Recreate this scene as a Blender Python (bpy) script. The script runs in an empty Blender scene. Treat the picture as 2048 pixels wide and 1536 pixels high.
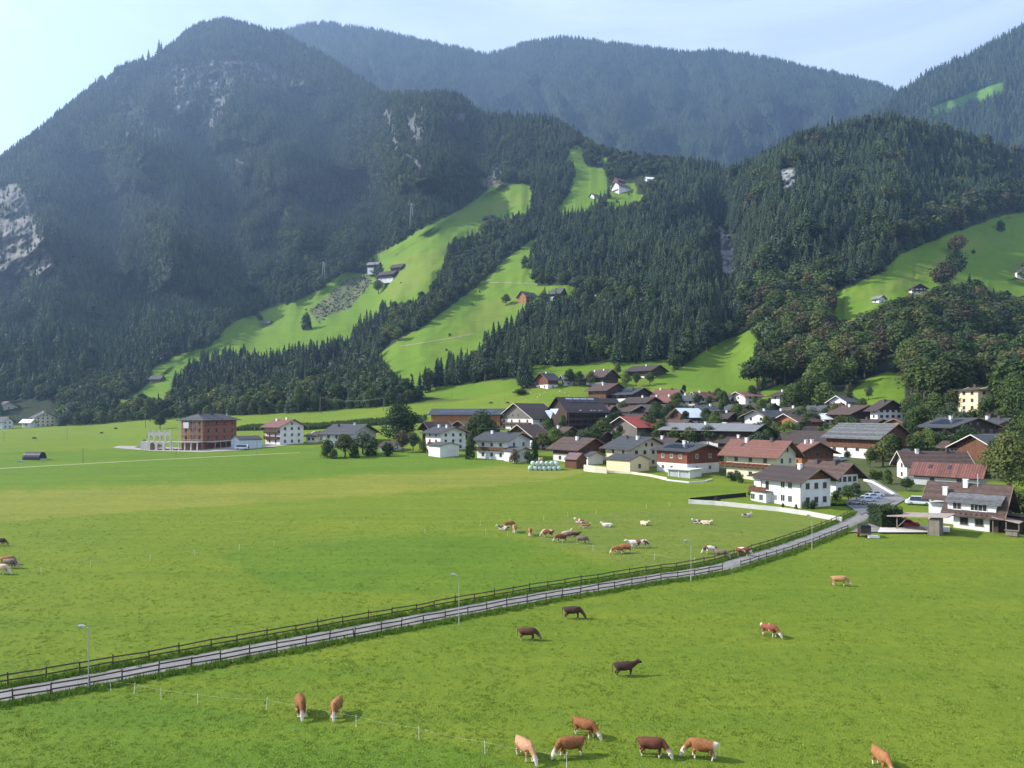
import bpy, bmesh, math, random
import numpy as np
from mathutils import Vector, Matrix, noise
from mathutils.bvhtree import BVHTree
random.seed(7); np.random.seed(7)
scene = bpy.context.scene
COL = scene.collection
# survey of the place: a surveyed picture point (2048 px wide plate) plus a distance gives a world point
F, CX, HY, CH = 1400.0, 1024.0, 827.0, 24.0
R = math.radians
def P(px, py, D): return Vector(((px-CX)*D/F, D, CH+(HY-py)*D/F))
def pix(v): return (CX+F*v[0]/v[1], HY-F*(v[2]-CH)/v[1])

# ---------------------------------------------------------------- tagging
def tag(o, label=None, cat=None, group=None, kind=None):
    if label: o['label'] = label
    if cat: o['category'] = cat
    if group: o['group'] = group
    if kind: o['kind'] = kind
    return o
def link(o, parent=None):
    COL.objects.link(o)
    if parent is not None: o.parent = parent
    return o
def empty(name, loc, rz=0):
    o = bpy.data.objects.new(name, None); o.empty_display_size = .3
    o.location = loc; o.rotation_euler = (0, 0, rz)
    return link(o)
def mesh_obj(name, me, parent=None, loc=None, rz=None):
    o = bpy.data.objects.new(name, me); link(o, parent)
    if loc is not None: o.location = loc
    if rz is not None: o.rotation_euler = (0, 0, rz)
    return o
def copy_tree(o, parent=None):
    c = o.copy(); link(c, parent)
    for ch in list(o.children): copy_tree(ch, c)
    return c

# ---------------------------------------------------------------- mesh builder
class MB:
    def __init__(s): s.v = []; s.f = []; s.m = []
    def face(s, pts, mi=0):
        n = len(s.v); s.v += [tuple(p) for p in pts]; s.f.append(tuple(range(n, n+len(pts)))); s.m.append(mi)
    def box(s, x0, x1, y0, y1, z0, z1, mi=0):
        n = len(s.v)
        s.v += [(x0,y0,z0),(x1,y0,z0),(x1,y1,z0),(x0,y1,z0),(x0,y0,z1),(x1,y0,z1),(x1,y1,z1),(x0,y1,z1)]
        for q in ((0,3,2,1),(4,5,6,7),(0,1,5,4),(1,2,6,5),(2,3,7,6),(3,0,4,7)):
            s.f.append(tuple(n+i for i in q)); s.m.append(mi)
        return s
    def prism(s, poly, axis, a, b, mi=0):
        # poly: 2D points; axis 'x': points are (y,z) swept in x ; axis 'y': points are (x,z) swept in y ; 'z': (x,y)
        n = len(s.v); k = len(poly)
        def mk(p, t):
            return (t, p[0], p[1]) if axis == 'x' else ((p[0], t, p[1]) if axis == 'y' else (p[0], p[1], t))
        s.v += [mk(p, a) for p in poly] + [mk(p, b) for p in poly]
        s.f.append(tuple(n+i for i in range(k))); s.m.append(mi)
        s.f.append(tuple(n+k+i for i in reversed(range(k)))); s.m.append(mi)
        for i in range(k):
            j = (i+1) % k
            s.f.append((n+i, n+k+i, n+k+j, n+j)); s.m.append(mi)
        return s
    def bar(s, p, q, w, h=None, mi=0):
        p = Vector(p); q = Vector(q); h = h or w
        d = (q-p); 
        if d.length < 1e-6: return s
        d.normalize(); up = Vector((0,0,1)) if abs(d.z) < .95 else Vector((0,1,0))
        a = d.cross(up).normalized()*w/2; b = a.cross(d).normalized()*h/2
        n = len(s.v)
        for c in (p, q):
            s.v += [tuple(c-a-b), tuple(c+a-b), tuple(c+a+b), tuple(c-a+b)]
        for f in ((0,1,2,3),(7,6,5,4),(0,4,5,1),(1,5,6,2),(2,6,7,3),(3,7,4,0)):
            s.f.append(tuple(n+i for i in f)); s.m.append(mi)
        return s
    def tube(s, p, q, r0, r1=None, k=8, mi=0, cap=True):
        p = Vector(p); q = Vector(q); r1 = r0 if r1 is None else r1
        d = (q-p).normalized(); up = Vector((0,0,1)) if abs(d.z) < .95 else Vector((0,1,0))
        a = d.cross(up).normalized(); b = a.cross(d).normalized()
        n = len(s.v)
        for c, r in ((p, r0), (q, r1)):
            for i in range(k):
                t = 2*math.pi*i/k; s.v.append(tuple(c+a*math.cos(t)*r+b*math.sin(t)*r))
        for i in range(k):
            j = (i+1) % k; s.f.append((n+i, n+j, n+k+j, n+k+i)); s.m.append(mi)
        if cap:
            s.f.append(tuple(n+i for i in reversed(range(k)))); s.m.append(mi)
            s.f.append(tuple(n+k+i for i in range(k))); s.m.append(mi)
        return s
    def mesh(s, name, mats, smooth=False):
        me = bpy.data.meshes.new(name); me.from_pydata(s.v, [], s.f)
        for m in (mats if isinstance(mats, (list, tuple)) else [mats]): me.materials.append(m)
        if any(s.m): me.polygons.foreach_set('material_index', s.m)
        bm = bmesh.new(); bm.from_mesh(me); bmesh.ops.recalc_face_normals(bm, faces=bm.faces[:]); bm.to_mesh(me); bm.free()
        if smooth: me.polygons.foreach_set('use_smooth', [True]*len(me.polygons))
        return me
    def build(s, name, mats, parent=None, loc=None, rz=None, smooth=False):
        return mesh_obj(name, s.mesh(name, mats, smooth), parent, loc, rz)

# ---------------------------------------------------------------- materials
def nodes_of(m):
    m.use_nodes = True; nt = m.node_tree; return nt, nt.nodes, nt.links, nt.nodes['Principled BSDF']
def ramp(nt, stops, fac=None, interp='LINEAR'):
    r = nt.nodes.new('ShaderNodeValToRGB'); r.color_ramp.interpolation = interp
    el = r.color_ramp.elements
    while len(el) < len(stops): el.new(.5)
    for e, (p, c) in zip(el, stops): e.position = p; e.color = (*c, 1)
    if fac is not None: nt.links.new(fac, r.inputs[0])
    return r
def noise_tex(nt, scale, detail=3, rough=.6, vec=None, dist=0):
    n = nt.nodes.new('ShaderNodeTexNoise'); n.inputs['Scale'].default_value = scale
    n.inputs['Detail'].default_value = detail; n.inputs['Roughness'].default_value = rough; n.inputs['Distortion'].default_value = dist
    if vec is not None: nt.links.new(vec, n.inputs['Vector'])
    return n
def objvec(nt, sc=(1,1,1)):
    tc = nt.nodes.new('ShaderNodeTexCoord'); mp = nt.nodes.new('ShaderNodeMapping'); mp.inputs['Scale'].default_value = sc
    nt.links.new(tc.outputs['Object'], mp.inputs[0]); return mp.outputs[0]
def geovec(nt, sc=(1,1,1)):
    g = nt.nodes.new('ShaderNodeNewGeometry'); mp = nt.nodes.new('ShaderNodeMapping'); mp.inputs['Scale'].default_value = sc
    nt.links.new(g.outputs['Position'], mp.inputs[0]); return mp.outputs[0]
def mix(nt, a, b, fac, mode='MIX'):
    m = nt.nodes.new('ShaderNodeMix'); m.data_type = 'RGBA'; m.blend_type = mode
    for s, v in ((m.inputs[6], a), (m.inputs[7], b), (m.inputs[0], fac)):
        if hasattr(v, 'is_linked') or hasattr(v, 'links'): nt.links.new(v, s)
        elif isinstance(v, (tuple, list)): s.default_value = (*v, 1)
        else: s.default_value = v
    return m.outputs[2]
def bump(nt, h, bsdf, strength=.3, dist=.1):
    b = nt.nodes.new('ShaderNodeBump'); b.inputs['Strength'].default_value = strength; b.inputs['Distance'].default_value = dist
    nt.links.new(h, b.inputs['Height']); nt.links.new(b.outputs[0], bsdf.inputs['Normal'])
MATS = {}
def mat(name, c, rough=.8, var=.25, scale=1.5, sc=(1,1,1), metal=0, bmp=0, spec=.3):
    """plain weathered surface: base colour varied by two noises"""
    if name in MATS: return MATS[name]
    m = bpy.data.materials.new(name); nt, N, L, b = nodes_of(m)
    v = objvec(nt, sc)
    n = noise_tex(nt, scale, 4, .65, v)
    lo = tuple(x*(1-var) for x in c); hi = tuple(min(1, x*(1+var)) for x in c)
    r = ramp(nt, [(.3, lo), (.7, hi)], n.outputs[0])
    L.new(r.outputs[0], b.inputs['Base Color']); b.inputs['Roughness'].default_value = rough; b.inputs['Metallic'].default_value = metal
    b.inputs['Specular IOR Level'].default_value = spec
    if bmp: bump(nt, n.outputs[0], b, bmp, .05)
    MATS[name] = m; return m
def mat_stripes(name, c, axis, period, dark=.6, rough=.8, var=.2, duty=.12, second=None):
    """boards or tile courses: thin darker joints every period along one local axis, plus noise"""
    if name in MATS: return MATS[name]
    m = bpy.data.materials.new(name); nt, N, L, b = nodes_of(m)
    tc = N.new('ShaderNodeTexCoord'); sep = N.new('ShaderNodeSeparateXYZ'); L.new(tc.outputs['Object'], sep.inputs[0])
    src = sep.outputs['XYZ'.index(axis[0])]
    if len(axis) == 2:
        ad = N.new('ShaderNodeMath'); ad.operation = 'ADD'; L.new(src, ad.inputs[0]); L.new(sep.outputs['XYZ'.index(axis[1])], ad.inputs[1]); src = ad.outputs[0]
    dv = N.new('ShaderNodeMath'); dv.operation = 'DIVIDE'; L.new(src, dv.inputs[0]); dv.inputs[1].default_value = period
    fr = N.new('ShaderNodeMath'); fr.operation = 'FRACT'; L.new(dv.outputs[0], fr.inputs[0])
    fl = N.new('ShaderNodeMath'); fl.operation = 'FLOOR'; L.new(dv.outputs[0], fl.inputs[0])
    wn = N.new('ShaderNodeTexWhiteNoise'); wn.noise_dimensions = '1D'; L.new(fl.outputs[0], wn.inputs['W'])
    n = noise_tex(nt, 1.1, 5, .7, tc.outputs['Object'])
    lo = tuple(x*(1-var) for x in c); hi = tuple(min(1, x*(1+var)) for x in c)
    a = ramp(nt, [(.3, lo), (.7, hi)], n.outputs[0]).outputs[0]
    pl = ramp(nt, [(0, (1-var, 1-var, 1-var)), (1, (1+var*.6,)*3)], wn.outputs[0]).outputs[0]
    a = mix(nt, a, pl, 1.0, 'MULTIPLY')
    j = ramp(nt, [(0, (dark,)*3), (duty, (1,)*3)], fr.outputs[0], 'CONSTANT').outputs[0]
    a = mix(nt, a, j, 1.0, 'MULTIPLY')
    L.new(a, b.inputs['Base Color']); b.inputs['Roughness'].default_value = rough; b.inputs['Specular IOR Level'].default_value = .25
    MATS[name] = m; return m
def mat_leaf(name, c, c2, transl=.25, rough=.7):
    """foliage; tone varies from tree to tree and leaf clump to leaf clump"""
    if name in MATS: return MATS[name]
    m = bpy.data.materials.new(name); nt, N, L, b = nodes_of(m)
    oi = N.new('ShaderNodeObjectInfo')
    n = noise_tex(nt, .22, 3, .7, geovec(nt))
    nb_ = noise_tex(nt, .011, 4, .65, geovec(nt))
    ad = N.new('ShaderNodeMath'); ad.operation = 'MULTIPLY_ADD'; L.new(n.outputs[0], ad.inputs[0]); ad.inputs[1].default_value = .5; L.new(nb_.outputs[0], ad.inputs[2])
    mu = N.new('ShaderNodeMath'); mu.operation = 'MULTIPLY_ADD'; L.new(oi.outputs['Random'], mu.inputs[0]); mu.inputs[1].default_value = .6; L.new(ad.outputs[0], mu.inputs[2])
    sb = N.new('ShaderNodeMath'); sb.operation = 'MULTIPLY_ADD'; L.new(mu.outputs[0], sb.inputs[0]); sb.inputs[1].default_value = .9; sb.inputs[2].default_value = -.45; mu = sb
    r = ramp(nt, [(.2, c), (.8, c2)], mu.outputs[0])
    L.new(r.outputs[0], b.inputs['Base Color']); b.inputs['Roughness'].default_value = rough; b.inputs['Specular IOR Level'].default_value = .15
    t = N.new('ShaderNodeBsdfTranslucent'); L.new(r.outputs[0], t.inputs[0])
    mx = N.new('ShaderNodeMixShader'); mx.inputs[0].default_value = transl
    L.new(b.outputs[0], mx.inputs[1]); L.new(t.outputs[0], mx.inputs[2]); L.new(mx.outputs[0], N['Material Output'].inputs[0])
    MATS[name] = m; return m
SUN_E, SKY_S, HAZE, EXPO = 5.0, .088, 1.2e-4, 1.0
# ================================================================= TERRAIN
KN = [-600,-500,-200,0,60,120,180,230,280,300,340,370,400,450,500,560,600,640,700,770,790,850,900,940,960,1000,1050,1110,1160,1200,1240,1280,1300,1340,1400,1450,1500,1540,1580,1650,1720,1790,1830,1900,1980,2048,2300,2650]
def tab(pairs):
    xs = [p[0] for p in pairs]; out = []
    for k in range(1, len(pairs[0])): out.append(lambda x, k=k: np.interp(x, xs, [p[k] for p in pairs]))
    return out
D5f, = tab([(-600,300),(900,300),(1100,270),(1200,250),(1400,235),(1600,200),(1800,180),(2048,170),(2650,170)])
D6f, Y6f = tab([(-600,700,866),(-200,650,858),(0,600,850),(200,590,845),(300,580,834),(500,550,822),(600,530,818),(700,520,812),(800,505,803),
    (900,495,796),(1000,488,782),(1060,486,772),(1110,490,764),(1200,500,755),(1300,500,752),(1340,470,768),(1400,445,778),(1500,430,785),(1600,410,788),
    (1700,370,795),(1800,330,805),(1900,300,815),(2048,270,830),(2300,260,840),(2650,260,850)])
D7f, Y7f = tab([(-600,1300,620),(-500,1350,560),(-200,1450,425),(0,1600,322),(60,1700,285),(120,1800,235),(180,1950,182),(230,2100,148),(280,2200,128),(340,2300,98),(370,2400,68),
    (400,2500,52),(450,2500,44),(500,2500,56),(560,2500,70),(640,2450,110),(700,2300,148),(760,2050,194),(785,1750,198),(850,1650,196),(900,1650,196),(940,1650,212),(960,1620,236),(1050,1550,244),(1110,1500,250),
    (1160,1450,276),(1200,1400,304),(1280,1350,322),(1400,1280,332),(1450,1220,350),(1500,1080,338),(1540,1000,322),(1580,1000,294),(1650,1020,268),(1720,1040,258),(1790,1050,246),
    (1830,1060,258),(1900,1080,270),(1980,1120,298),(2048,1150,318),(2300,1180,340),(2650,1150,300)])
def z0(D): return 9.4*(max(D-60, 0)/240.0)**1.3
def fbm(a, b, c, o=4): return noise.fractal(Vector((a, b, c)), 1.0, 2.0, o)
def smooth1(a, k):
    ker = np.ones(k)/k; p = np.pad(a, (k//2, k//2), mode='edge'); return np.convolve(p, ker, mode='valid')[:len(a)]
def grid_mesh(name, V, mat_, attr=None):
    nr, nc, _ = V.shape
    me = bpy.data.meshes.new(name); me.vertices.add(nr*nc); me.vertices.foreach_set('co', V.reshape(-1).astype(np.float32))
    idx = np.arange(nr*nc).reshape(nr, nc)
    q = np.stack([idx[:-1,:-1], idx[:-1,1:], idx[1:,1:], idx[1:,:-1]], -1).reshape(-1, 4)
    me.loops.add(q.size); me.loops.foreach_set('vertex_index', q.reshape(-1).astype(np.int32))
    me.polygons.add(len(q)); me.polygons.foreach_set('loop_start', (np.arange(len(q))*4).astype(np.int32))
    me.polygons.foreach_set('loop_total', np.full(len(q), 4, np.int32)); me.polygons.foreach_set('use_smooth', np.ones(len(q), bool))
    if attr is not None:
        a = me.color_attributes.new('cover', 'FLOAT_COLOR', 'POINT'); a.data.foreach_set('color', attr.reshape(-1).astype(np.float32))
    me.materials.append(mat_); me.update(); me.validate()
    return me
cols = np.arange(-600, 2651, 4.0); NC = len(cols)
y6 = smooth1(Y6f(cols), 9); d6 = smooth1(D6f(cols), 9); d5 = smooth1(D5f(cols), 15)
y7 = smooth1(Y7f(cols), 5) + np.array([3.5*noise.noise(Vector((c*.045, 1.7, 0))) + 2*noise.noise(Vector((c*.15, 5, 0))) for c in cols])
d7 = smooth1(D7f(cols), 9)
rowsD = []; rowsY = []
n_near = int(math.log(165/9.0)/math.log(1.013))
for i in range(n_near):
    D = np.full(NC, 9*1.013**i); rowsD.append(D); rowsY.append(HY+(CH-np.array([z0(x) for x in D]))*F/D)
Dn = rowsD[-1][0]
for i in range(1, 31):
    s = i/30; D = Dn+(d5-Dn)*s; rowsD.append(D); rowsY.append(HY+(CH-np.array([z0(x) for x in D]))*F/D)
y5 = rowsY[-1]; r5 = len(rowsD)-1
for i in range(1, 71):
    s = i/70; rowsD.append(d5+(d6-d5)*s); rowsY.append(y5+(y6-y5)*s)
r6 = len(rowsD)-1
NH = 230
def inpoly(X, Y, poly):
    X = np.asarray(X, float); Y = np.asarray(Y, float); r = np.zeros(X.shape, bool); n = len(poly); j = n-1
    for i in range(n):
        xi, yi = poly[i]; xj, yj = poly[j]
        if yi != yj: r ^= ((yi > Y) != (yj > Y)) & (X < (xj-xi)*(Y-yi)/(yj-yi)+xi)
        j = i
    return r
# ---- land cover outlines, as surveyed
MEADOWS = [
 [(195,815),(260,797),(300,765),(302,742),(345,715),(420,693),(460,650),(520,622),(600,600),(650,570),(690,545),(735,548),(700,600),(620,612),(640,650),(700,640),(770,560),(735,520),(790,490),(830,465),(900,432),(950,402),(985,372),(1010,366),(1062,372),(1068,400),(1055,430),(1030,440),(985,450),(962,480),(902,500),(892,520),(880,575),(830,625),(765,630),(725,665),(700,700),(650,712),(600,722),(560,735),(520,735),(490,725),(440,722),(400,742),(352,775),(340,825),(310,828),(250,830),(205,826)],
 [(700,640),(640,650),(612,618),(650,585),(700,560),(735,548),(775,570),(740,600)],
 [(752,712),(800,680),(850,650),(900,615),(955,572),(975,550),(1010,520),(1058,482),(1075,478),(1062,530),(1075,575),(1090,592),(1140,596),(1140,606),(1082,612),(1040,640),(1012,675),(975,700),(955,728),(905,750),(860,762),(830,790),(795,795),(770,760)],
 [(1108,418),(1140,388),(1152,345),(1122,322),(1148,290),(1170,298),(1172,335),(1212,338),(1214,372),(1212,402),(1190,420),(1150,440),(1112,438)],[(1212,400),(1240,388),(1296,390),(1286,408),(1245,432),(1212,434)],[(1180,318),(1235,316),(1240,324),(1184,328)],
 [(1290,785),(1320,762),(1352,742),(1402,708),(1446,682),(1500,660),(1522,690),(1520,760),(1500,800),(1300,805)],
 [(1658,592),(1700,575),(1760,545),(1800,510),(1880,475),(1950,452),(2010,430),(2060,425),(2300,380),(2300,560),(2060,540),(2000,570),(1965,590),(1905,606),(1870,622),(1800,642),(1765,655),(1720,680),(1690,692),(1656,670)],
 [(1955,602),(2048,578),(2300,560),(2300,640),(2048,640),(1990,632)],
 [(1690,795),(1735,758),(1775,744),(1808,750),(1812,825),(1690,825)],
 [(1520,785),(1560,770),(1640,780),(1660,800),(1600,815),(1530,810)],
 [(2020,690),(2150,670),(2150,700),(2020,702)],[(820,790),(900,768),(1040,758),(1045,790),(900,800)]]
ROCKS = [[(0,378),(30,365),(52,395),(84,465),(114,545),(80,566),(30,550),(-30,540),(-80,420)],
 [(300,130),(420,122),(520,122),(640,180),(600,198),(470,170),(452,240),(400,275),(365,245),(330,190)],
 [(200,150),(240,150),(245,172),(210,172)],[(215,215),(260,190),(300,235),(340,265),(320,300),(250,280)],
 [(325,130),(420,128),(445,200),(425,250),(370,240),(350,190)],[(440,128),(500,128),(550,165),(545,185),(460,160)],[(556,150),(625,175),(610,192)],
 [(463,302),(490,302),(492,352),(470,348)],[(762,222),(785,222),(802,300),(850,330),(838,345),(790,310)],[(805,212),(850,215),(852,300),(825,300)],
 [(1558,345),(1590,338),(1592,372),(1568,398)],[(1438,450),(1458,478),(1466,545),(1444,545)],[(983,322),(1000,322),(1012,368),(978,366)],[(1418,440),(1440,460),(1446,490),(1425,480)],
 [(280,115),(330,85),(335,105),(290,130)],[(905,222),(940,225),(935,250),(910,245)],[(350,320),(372,320),(370,345),(352,340)]]
WHITEROCK = [[(1440,452),(1456,470),(1466,505),(1464,548),(1446,546),(1442,500)],[(1562,343),(1588,338),(1592,365),(1572,380)]]
SCRUB = [[(618,622),(650,600),(672,575),(700,556),(735,550),(745,565),(725,590),(700,618),(665,628),(640,648)],[(600,745),(680,712),(745,722),(740,745),(640,755)],[(960,355),(1000,360),(1012,372),(965,378)]]
YSTRIP = [[(-600,1015),(0,985),(200,978),(500,966),(800,950),(1000,934),(1180,944),(1100,962),(900,978),(600,1002),(300,1022),(0,1045),(-600,1080)]]
YSTRIP2 = [[(-600,1030),(0,1045),(400,1025),(800,995),(1000,985),(1150,990),(1300,1010),(1000,1040),(600,1075),(200,1120),(-600,1160)]]
DEEP = [[(-600,1400),(0,1405),(300,1400),(560,1435),(720,1458),(840,1480),(970,1505),(1050,1536),(1150,1600),(0,1700),(-600,1700)],
        [(430,1110),(520,1100),(850,1068),(1000,1075),(1120,1100),(1240,1150),(1100,1185),(800,1190),(560,1180)],
        [(-600,905),(0,905),(600,892),(1050,915),(1000,932),(600,955),(0,975),(-600,985)]]
PADDOCK = [[(1000,1050),(1180,1030),(1400,1008),(1690,1044),(1640,1070),(1500,1110),(1380,1140),(1240,1130),(1120,1095)]]
YARD = [[(1230,900),(1400,905),(1440,950),(1700,985),(1790,985),(2048,960),(2048,850),(1900,830),(1700,812),(1500,800),(1300,790),(1200,800),(1100,850),(1080,905)]]
CALM = [[(150,840),(330,700),(600,580),(900,400),(1100,270),(1340,290),(1330,440),(1200,470),(1180,610),(1020,690),(850,800),(500,760),(340,850)],[(1640,680),(1640,570),(2000,400),(2400,350),(2400,660),(1900,660)],[(1290,800),(1500,650),(1520,810)]]
# the larger folds of the slopes: knoll, gorge, ribs of the left mountain  (x, y, half widths, depth, slant)
BUMPS = [(1250,560,150,190,.10,0),(1450,500,34,210,-.10,.05),(1700,470,170,200,.07,0),(1560,360,60,120,.05,.3),(840,300,65,130,.10,.1),(735,330,40,180,-.09,.25),
  (540,330,60,240,.10,.35),(430,420,40,240,-.10,.35),(310,420,55,220,.10,.3),(200,470,40,200,-.09,.25),(90,480,55,200,.09,.1),(620,250,45,140,-.10,.4),(420,110,80,60,.04,0),(1010,300,60,80,.04,0),(930,330,30,80,-.04,0),(1880,330,60,120,-.05,-.3)]
for i in range(1, NH+1):
    s = i/NH; D = d6+(d7-d6)*s**.97; Y = y6+(y7-y6)*s
    amp = (.085+.075*np.clip((1100-cols)/500, 0, 1))*math.sin(math.pi*min(1, s*1.02))**.7 if s < .985 else 0
    g = np.array([fbm(c*.0040+yy*.0016, yy*.0075-c*.0010, 3.1, 4)+.7*abs(fbm(c*.0075+yy*.003, yy*.006, 8.0, 4))-.3 for c, yy in zip(cols, Y)])
    calm = np.zeros(NC)
    for ox, oy in ((0,0),(45,10),(-45,-10),(15,35),(-15,-35)):
        for pl in CALM: calm += inpoly(cols+ox, Y+oy, pl)
    calm = np.minimum(1, calm/5)
    rel = np.zeros(NC)
    for (bx, by, rx, ry, A, sl_) in BUMPS:
        u = (cols-bx-(Y-by)*sl_)/rx; v = (Y-by)/ry; rel += A*np.exp(-(u*u+v*v))
    rowsD.append(D*(1+(amp*g*(1-.66*calm)-rel*math.sin(math.pi*min(1, s))**.5))); rowsY.append(Y)
r7 = len(rowsD)-1
for i in range(1, 13):
    s = i/12; rowsD.append(d7*(1+.3*s)); rowsY.append(y7+(np.minimum(y6-60, y7+330)-y7)*s**1.3)
GD = np.array(rowsD); GY = np.array(rowsY)
# ledges and cracks of the crags
rkm = np.zeros(GD.shape)
for pl in ROCKS+WHITEROCK:
    x0_, x1_ = min(q[0] for q in pl)-12, max(q[0] for q in pl)+12; sl_ = (cols > x0_) & (cols < x1_)
    for ox, oy in ((0,0),(6,3),(-6,-3)): rkm[r6:, sl_] += inpoly(np.broadcast_to(cols, GD.shape)[r6:, sl_]+ox, GY[r6:, sl_]+oy, pl)/3
rkm = np.minimum(rkm, 1)
for r_, c_ in zip(*np.where(rkm > 0)):
    v_ = Vector((cols[c_]*.10, r_*.16, 5)); GD[r_, c_] *= 1+rkm[r_, c_]*(.016*abs(noise.noise(v_))+.010*noise.noise(v_*2.7)+.006*noise.noise(Vector((cols[c_]*.03, r_*.30, 1)))+.008*noise.noise(Vector((cols[c_]*.28, r_*.05, 4)))-.008)
# soften the joins down the columns
for _ in range(3):
    t = GY.copy(); t[r5-3:r6+6] = (GY[r5-4:r6+5]+GY[r5-3:r6+6]+GY[r5-2:r6+7])/3; GY = t
    t = GD.copy(); t[r5-3:r6+6] = (GD[r5-4:r6+5]+GD[r5-3:r6+6]+GD[r5-2:r6+7])/3; GD = t
GX = np.broadcast_to(cols, GD.shape)
V = np.stack([(GX-CX)*GD/F, GD, CH+(HY-GY)*GD/F], -1)
NR = V.shape[0]
und = np.array([[.16*noise.noise(Vector((V[r,c,0]*.04, V[r,c,1]*.04, 2))) + .035*noise.noise(Vector((V[r,c,0]*.25, V[r,c,1]*.25, 7))) for c in range(NC)] for r in range(r5)])
V[:r5,:,2] += und
tris_idx = np.arange(NR*NC).reshape(NR, NC)
_q = np.stack([tris_idx[:-1,:-1], tris_idx[:-1,1:], tris_idx[1:,1:], tris_idx[1:,:-1]], -1).reshape(-1, 4)
BVH = BVHTree.FromPolygons([tuple(p) for p in V.reshape(-1, 3).tolist()], [tuple(q) for q in _q.tolist()])
CAM = Vector((0, 0, CH))
def at(px, py):
    d = Vector(((px-CX)/F, 1, (HY-py)/F)); h = BVH.ray_cast(CAM, d.normalized())
    if h[0] is None: h = BVH.ray_cast(CAM, Vector((d.x, 1, (HY-py-12)/F)).normalized())
    return h[0]
def down(x, y):
    h = BVH.ray_cast(Vector((x, y, 3000)), Vector((0, 0, -1)))
    return h[0].z if h[0] else 0.0
def inpoly(X, Y, poly):
    X = np.asarray(X, float); Y = np.asarray(Y, float); r = np.zeros(X.shape, bool); n = len(poly); j = n-1
    for i in range(n):
        xi, yi = poly[i]; xj, yj = poly[j]
        if yi != yj: r ^= ((yi > Y) != (yj > Y)) & (X < (xj-xi)*(Y-yi)/(yj-yi)+xi)
        j = i
    return r
def cover(X, Y, polys, j=6, n=5, seed=0):
    r = np.zeros(X.shape); rs = np.random.RandomState(seed)
    wx = WARP[0]; wy = WARP[1]
    for k in range(n):
        ox, oy = rs.uniform(-j, j, 2)
        t = np.zeros(X.shape, bool)
        for p in polys: t |= inpoly(X+wx*j+ox, Y+wy*j*.6+oy*.5, p)
        r += t
    return r/n
WARP = np.array([[[noise.noise(Vector((c*.03, GY[r,0]*.03 if r<r5 else r*.12, 1+5*k))) for c in cols] for r in range(NR)] for k in (0, 1)])
RKN = np.array([[noise.fractal(Vector((c*.085, r*.11, 3)), 1, 2, 5) if r >= r6 else 0 for c in cols] for r in range(NR)])
hill = np.zeros(GD.shape); hill[r6:] = 1
for i in range(1, 7): hill[r6-i] = 1-i/7
mead = cover(GX, GY, MEADOWS, 2.5, 4)*(hill > 0)
C = np.zeros(GD.shape+(3,))
grass = np.array((.205,.262,.028)); C[:] = grass
def lay(w, col):
    global C
    C = C*(1-w[..., None]) + np.array(col)*w[..., None]
val = 1-hill
hay = np.interp(GD, [0,60,110,200,600], [1,1,1,1,1])
lay(cover(GX, GY, YSTRIP2, 14)*val*.5, (.225,.272,.030))
lay(cover(GX, GY, YSTRIP, 5)*val*.8, (.31,.30,.05))
lay(cover(GX, GY, DEEP, 8)*val*.75, (.150,.240,.026))
lay(cover(GX, GY, PADDOCK, 10)*val*.8, (.22,.255,.045))
lay(cover(GX, GY, YARD, 10)*val*.85, (.105,.11,.05))
YARDS = [[(1060,730),(1345,722),(1345,800),(1060,790)],[(1025,575),(1150,570),(1155,612),(1015,618)],[(1215,372),(1270,366),(1275,390),(1215,395)],[(1800,556),(1870,556),(1870,600),(1800,600)],[(1935,565),(2060,560),(2060,612),(1935,606)],[(1950,688),(2060,688),(2060,738),(1950,738)],[(1900,770),(2010,770),(2010,850),(1900,850)]]
mead = np.maximum(mead, cover(GX, GY, YARDS, 3, 4)*(hill > 0)*.85)
hm = hill*(1-mead)
lay(hm, (.040,.050,.022))
lay(mead*hill, (.165,.250,.025))
lay(cover(GX, GY, [[(760,560),(800,520),(860,500),(900,490),(880,540),(830,590),(780,600)],[(900,440),(1000,400),(1060,385),(1050,410),(960,440)],[(960,610),(1040,590),(1060,605),(1000,650),(900,690)],[(1700,600),(1800,560),(1950,480),(1990,470),(1900,530),(1780,590)]], 14)*hill*.45, (.24,.25,.05))
lay(cover(GX, GY, SCRUB, 6)*hill*.8, (.17,.155,.10))
lay(cover(GX, GY, ROCKS, 9)*hill*np.clip(.75+RKN*1.5, .0, 1), (.175,.16,.155))
lay(cover(GX, GY, ROCKS[:1], 7)*hill*np.clip(.7+RKN*1.5, .1, 1), (.27,.225,.19))
lay(cover(GX, GY, WHITEROCK, 2)*hill*np.clip(.85+RKN*1.6, .15, 1), (.42,.385,.345))
mt = bpy.data.materials.new('grassland'); nt, N, L, b = nodes_of(mt)
ca = N.new('ShaderNodeVertexColor'); ca.layer_name = 'cover'
g1 = noise_tex(nt, .045, 5, .6, geovec(nt, (1, 1.6, 1)), .4); g2 = noise_tex(nt, .7, 5, .75, geovec(nt)); g3 = noise_tex(nt, 7.0, 3, .75, geovec(nt, (1, .8, 1))); g4 = noise_tex(nt, 1.0, 3, .6, geovec(nt, (.012, .30, .1))); g5 = noise_tex(nt, .55, 2, .5, geovec(nt))
a = mix(nt, ca.outputs[0], ramp(nt, [(.3, (.86,.93,.9)), (.55, (1,1,1)), (.75, (1.14,1.04,1.0))], g1.outputs[0]).outputs[0], 1.0, 'MULTIPLY')
a = mix(nt, a, ramp(nt, [(.3, (.80,.86,.85)), (.5, (1,1,1)), (.72, (1.18,1.12,1.08))], g2.outputs[0]).outputs[0], 1.0, 'MULTIPLY')
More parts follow.
